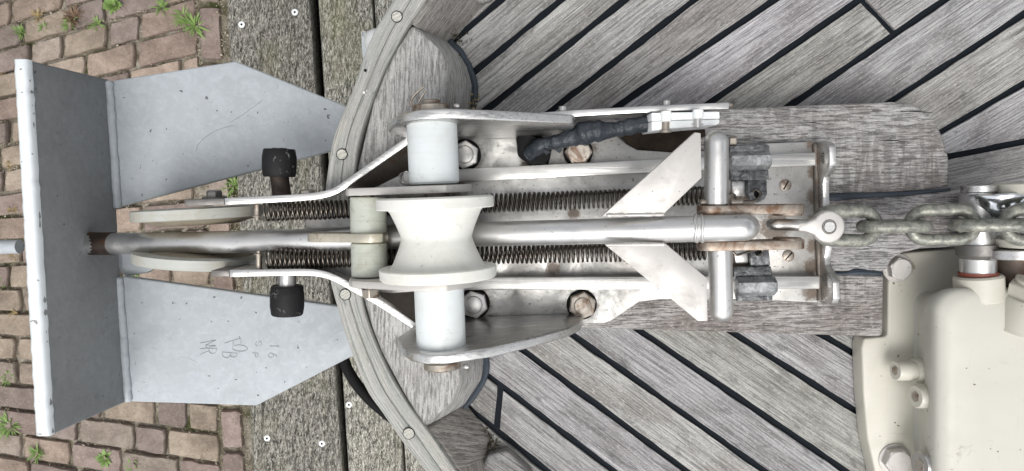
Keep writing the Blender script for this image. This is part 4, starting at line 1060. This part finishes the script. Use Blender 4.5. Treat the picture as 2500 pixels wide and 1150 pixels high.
# connector between shank and shackle
m_conn = steel('rusty_connector', (.4, .35, .3), rough=.42, dirt=.7, rust=.6)
cn = thing('anchor_connector', 'tarnished twin plate connector joining shank end and shackle', 'connector', P(1830, 555, .13))
for s, (pa, pb) in enumerate((((1702, 513), (1962, 509)), ((1702, 600), (1962, 595)))):
    bm = new(); a, b = P(*pa, .155), P(*pb, .150); d = (b - a).normalized(); L_ = (b - a).length; yv = Vector((-d.y, d.x, 0)); up_ = Vector((0, 0, 1))
    loop = []
    for i in range(13): t = math.pi / 2 + math.pi * i / 12; loop.append(a + d * (.013 + .013 * math.cos(t)) + up_ * .013 * math.sin(t))
    for i in range(13): t = -math.pi / 2 + math.pi * i / 12; loop.append(b + d * (-.012 + .012 * math.cos(t)) + up_ * .012 * math.sin(t))
    prism(bm, [v + yv * .0044 for v in loop], [v - yv * .0044 for v in loop]); finish(bm, 'side_plate', m_conn, cn, bevel=.0012, ang=40)
    c = P(1922, 517 if s == 0 else 590, .149); bm = new(); sy = -1 if s == 0 else 1
    rod(bm, c + Vector((0, sy * .0040, 0)), c - Vector((0, sy * .002, 0)), .0135, 28, .001); finish(bm, 'boss', m_conn, cn)
for px, py, d in ((1725, 494, 1), (1798, 495, 1)):
    bm = new(); c = P(px, py, .155); rod(bm, c + Vector((-.006, .0, 0)), c + Vector((.006, 0, 0)), .003, 12, .0008); finish(bm, 'locking_pin', m_brown, cn)

# shackle
shk = thing('shackle', 'small steel shackle with round pin joining connector and chain', 'shackle', P(2000, 555, .14))
bm = new(); zt_ = .140
a = P(1895, 549, zt_); b = P(1985, 552, zt_)
tube(bm, smoothpts([P(1893, 549, zt_ - .02), P(1884, 549, zt_ - .008), P(1893, 549, zt_), P(1930, 549, zt_), P(1985, 552, zt_)], 5), [.0058] * 20 + [.0056], 16)
finish(bm, 'bow', m_steel, shk, ang=60)
bm = new(); c = P(2018, 553, zt_)
loop = []
for i in range(25):
    t = R(-150 + 300 * i / 24); loop.append(c + Vector((math.cos(t) * .0155, math.sin(t) * .0155, 0)))
loop += [c + Vector((-.022, -.0045, 0)), c + Vector((-.028, -.0042, 0)), c + Vector((-.028, .0042, 0)), c + Vector((-.022, .0045, 0))]
# order: loop runs from lower left round the right to upper left
loop = loop[:25] + [c + Vector((-.022, .0048, 0)), c + Vector((-.03, .0045, 0)), c + Vector((-.03, -.0045, 0)), c + Vector((-.022, -.0048, 0))]
prism(bm, [v + Vector((0, 0, .006)) for v in loop], [v - Vector((0, 0, .005)) for v in loop]); finish(bm, 'eye', m_gus, shk, bevel=.0022, seg=3, ang=45)
bm = new(); lathe(bm, c + Vector((0, 0, -.03)), c + Vector((0, 0, .0072)), [(0, .0058), (.97, .0058), (1, .005)], 24); finish(bm, 'pin', m_bright, shk)
bm = new(); tube(bm, [c + Vector((math.cos(a) * .0066, math.sin(a) * .0066, .0062)) for a in [i * math.pi / 14 for i in range(28)]], .0006, 6, cyclic=True); finish(bm, 'pin_seat', m_darkst, shk)
bm = new(); rod(bm, c + Vector((.012, 0, -.03)), c + Vector((.022, 0, -.03)), .008); finish(bm, 'pin_collar', m_brown, shk)

# chain
ch = thing('anchor_chain', 'galvanised anchor chain running from shackle to windlass', 'chain', P(2250, 550, .1))
def link(c, d, flat_, Lh, Wh, r, tilt=0):
    """Lh half length of the centre line, Wh half width"""
    d = d.normalized(); s = Vector((-d.y, d.x, 0)).normalized(); upv = d.cross(s)
    if not flat_: s = upv
    if tilt: s = (s * math.cos(tilt) + (upv if flat_ else Vector((-d.y, d.x, 0))) * math.sin(tilt))
    pts = []
    st_ = Lh - Wh
    for i in range(14): a = -math.pi / 2 + math.pi * i / 13; pts.append(c + d * (st_ + Wh * math.cos(a)) + s * Wh * math.sin(a))
    for i in range(14): a = math.pi / 2 + math.pi * i / 13; pts.append(c + d * (-st_ + Wh * math.cos(a)) + s * Wh * math.sin(a))
    bm = new(); tube(bm, pts, r, 14, cyclic=True); return finish(bm, 'chain_link', m_chain, ch, ang=70)
specs = [((2066, 551), .103, True, 0), ((2182, 552), .104, False, .0), ((2300, 549), .108, True, 0), ((2416, 549), .120, False, 0), ((2536, 548), .132, True, 0), ((2654, 548), .135, False, 0)]
cs = [P(*a, z) for a, z, _, _ in specs]
wr = .0062
hl = [.030, .030, .030, .030, .030, .030]
for i, (a, z, fl_, tl_) in enumerate(specs):
    d = (cs[min(i + 1, 5)] - cs[max(i - 1, 0)]); link(cs[i], d, fl_, hl[i], .0150, wr if i else .0065, tl_)

# ================================================================== WINDLASS
wl = thing('windlass', 'cream painted anchor windlass with steel bolts beside the wooden pad', 'windlass', P(2400, 900, 0))
bm = new(); zf_ = .026
fo = [(2168, 700), (2170, 660), (2180, 634), (2205, 618), (2340, 606), (2480, 604), (2900, 600), (2900, 1420), (2160, 1420), (2138, 1160), (2118, 1070), (2108, 960), (2104, 850), (2110, 826), (2160, 822), (2168, 815)]
slab(bm, PL(fo, zf_), zf_, .0003); finish(bm, 'base_flange', m_cream, wl, bevel=.004, seg=3)
# housing: lofted rounded box
bm = new()
def rr(x0, y0, x1, y1, r, z, n=8):
    pts = []
    for cx, cy, a0 in ((x0 + r, y0 + r, 180), (x1 - r, y0 + r, 270), (x1 - r, y1 - r, 0), (x0 + r, y1 - r, 90)):
        for i in range(n + 1):
            a = R(a0 + 90 * i / n); pts.append((cx + r * math.cos(a), cy + r * math.sin(a)))
    return PL(pts, z)
secs = [(2232, 712, 34, .0262), (2240, 716, 36, .030), (2248, 718, 40, .045), (2268, 704, 50, .080), (2280, 702, 56, .094), (2298, 706, 66, .101), (2330, 722, 80, .105), (2400, 780, 90, .1065)]
rings = []
for x0_, y0_, r_, z_ in secs: rings.append([bm.verts.new(v) for v in rr(x0_, y0_, 3000, 1500, r_, z_)])
for a, b in zip(rings, rings[1:]):
    n = len(a)
    for i in range(n): bm.faces.new((a[i], a[(i + 1) % n], b[(i + 1) % n], b[i]))
bm.faces.new(rings[-1]); bm.faces.new(rings[0][::-1])
finish(bm, 'housing', m_cream2, wl, ang=60)
# fillet ledge the sockets sit on
# shaft boss, washer, shaft
zsft = .085
def Y(px, py, z=zsft): return P(px, py, z)
bm = new(); a, b = Y(2392, 735), Y(2388, 672); rod(bm, a, b, .0235, 36, .002); finish(bm, 'shaft_boss', m_cream, wl)
bm = new(); rod(bm, Y(2388, 673), Y(2388, 664), .0185, 32); finish(bm, 'seal_ring', m_red, wl)
bm = new(); rod(bm, Y(2388, 665), Y(2386, 470), .0170, 36); finish(bm, 'shaft', m_pol, wl)
# gypsy: cheeks, polished cone, clutch
def turned(name, px, y0, y1, z, prof, mt):
    bm = new(); lathe(bm, P(px, y0, z), P(px, y1, z), prof, 44); return finish(bm, name, mt, wl, ang=40)
turned('gypsy_cheek', 2524, 445, 492, .10, [(0, .034), (.04, .0355), (.45, .0355), (.5, .034), (1, .017)], m_cream)
turned('shaft_washer', 2390, 453, 468, .09, [(0, .0165), (1, .0165)], m_bright)
turned('gypsy_cone', 2432, 471, 532, .09, [(0, .030), (.06, .0315), (.2, .0315), (1, .0145)], m_mirror)
turned('gypsy_cheek', 2524, 600, 576, .105, [(0, .034), (.06, .0355), (.8, .0355), (1, .031)], m_cream)
turned('clutch_disc', 2482, 628, 604, .095, [(0, .033), (.08, .0345), (.92, .0345), (1, .033)], m_bright)
turned('clutch_collar', 2390, 632, 596, .085, [(0, .0172), (.3, .0215), (1, .0215)], m_darkst)
turned('recess_shade', 2475, 700, 628, .075, [(0, .026), (1, .026)], m_pin)  # dark block added for the shade in the gap behind the disc
# filler cap, lying towards the shaft side
fa = Vector((0, 1, .25)).normalized(); c = P(2512, 800, .100)
bm = new(); lathe(bm, c, c + fa * .034, [(0, .031), (.1, .030), (.92, .029), (1, .027)], 40); finish(bm, 'filler_boss', m_cream, wl)
hexhead(c + fa * .034, fa, .027, .014, m_cream, wl, name='filler_cap', rot=R(12))
bm = new(); rod(bm, c + fa * .048, c + fa * .053, .021, 32, .001); finish(bm, 'filler_rim', m_cream, wl)
# flange bolts
hexhead(P(2194, 655, zf_ + .004) - Vector((0, 0, .004)), Vector((0, 0, 1)), .0135, .009, m_gus, wl, washer=.0165, rot=.3)
hexhead(P(2188, 1124, zf_ + .004) - Vector((0, 0, .004)), Vector((0, 0, 1)), .016, .010, m_gus, wl, washer=.0185, rot=.9)
# socket cap screws in the wall
for px, py, z, r_, L_, dr, mt in ((2236, 905, .05, .0108, .0245, (-1, .03, .12), m_cream), (2286, 968, .066, .0125, .0245, (-1, .03, .12), m_cream), (2302, 1132, .07, .0150, .028, (-1, 0, .15), m_steel)):
    d = Vector(dr).normalized(); c = P(px, py, z); bm = new(); lathe(bm, c, c + d * L_, [(0, r_), (.92, r_), (1, r_ * .9)], 28); s_ = finish(bm, 'cap_screw', mt, wl)
    e = c + d * L_; bm = new(); lathe(bm, e - d * .001, e + d * .0005, [(0, r_ * .5), (1, r_ * .5)], 6); finish(bm, 'socket', m_rust, s_)
    bm = new(); lathe(bm, c - d * .012, c + d * .0035, [(0, r_ * 1.32), (.85, r_ * 1.28), (1, r_ * 1.15)], 28); finish(bm, 'screw_boss', m_cream if mt is m_cream else m_cream, s_)

for o in bpy.data.objects:
    if '_o' in o: del o['_o']
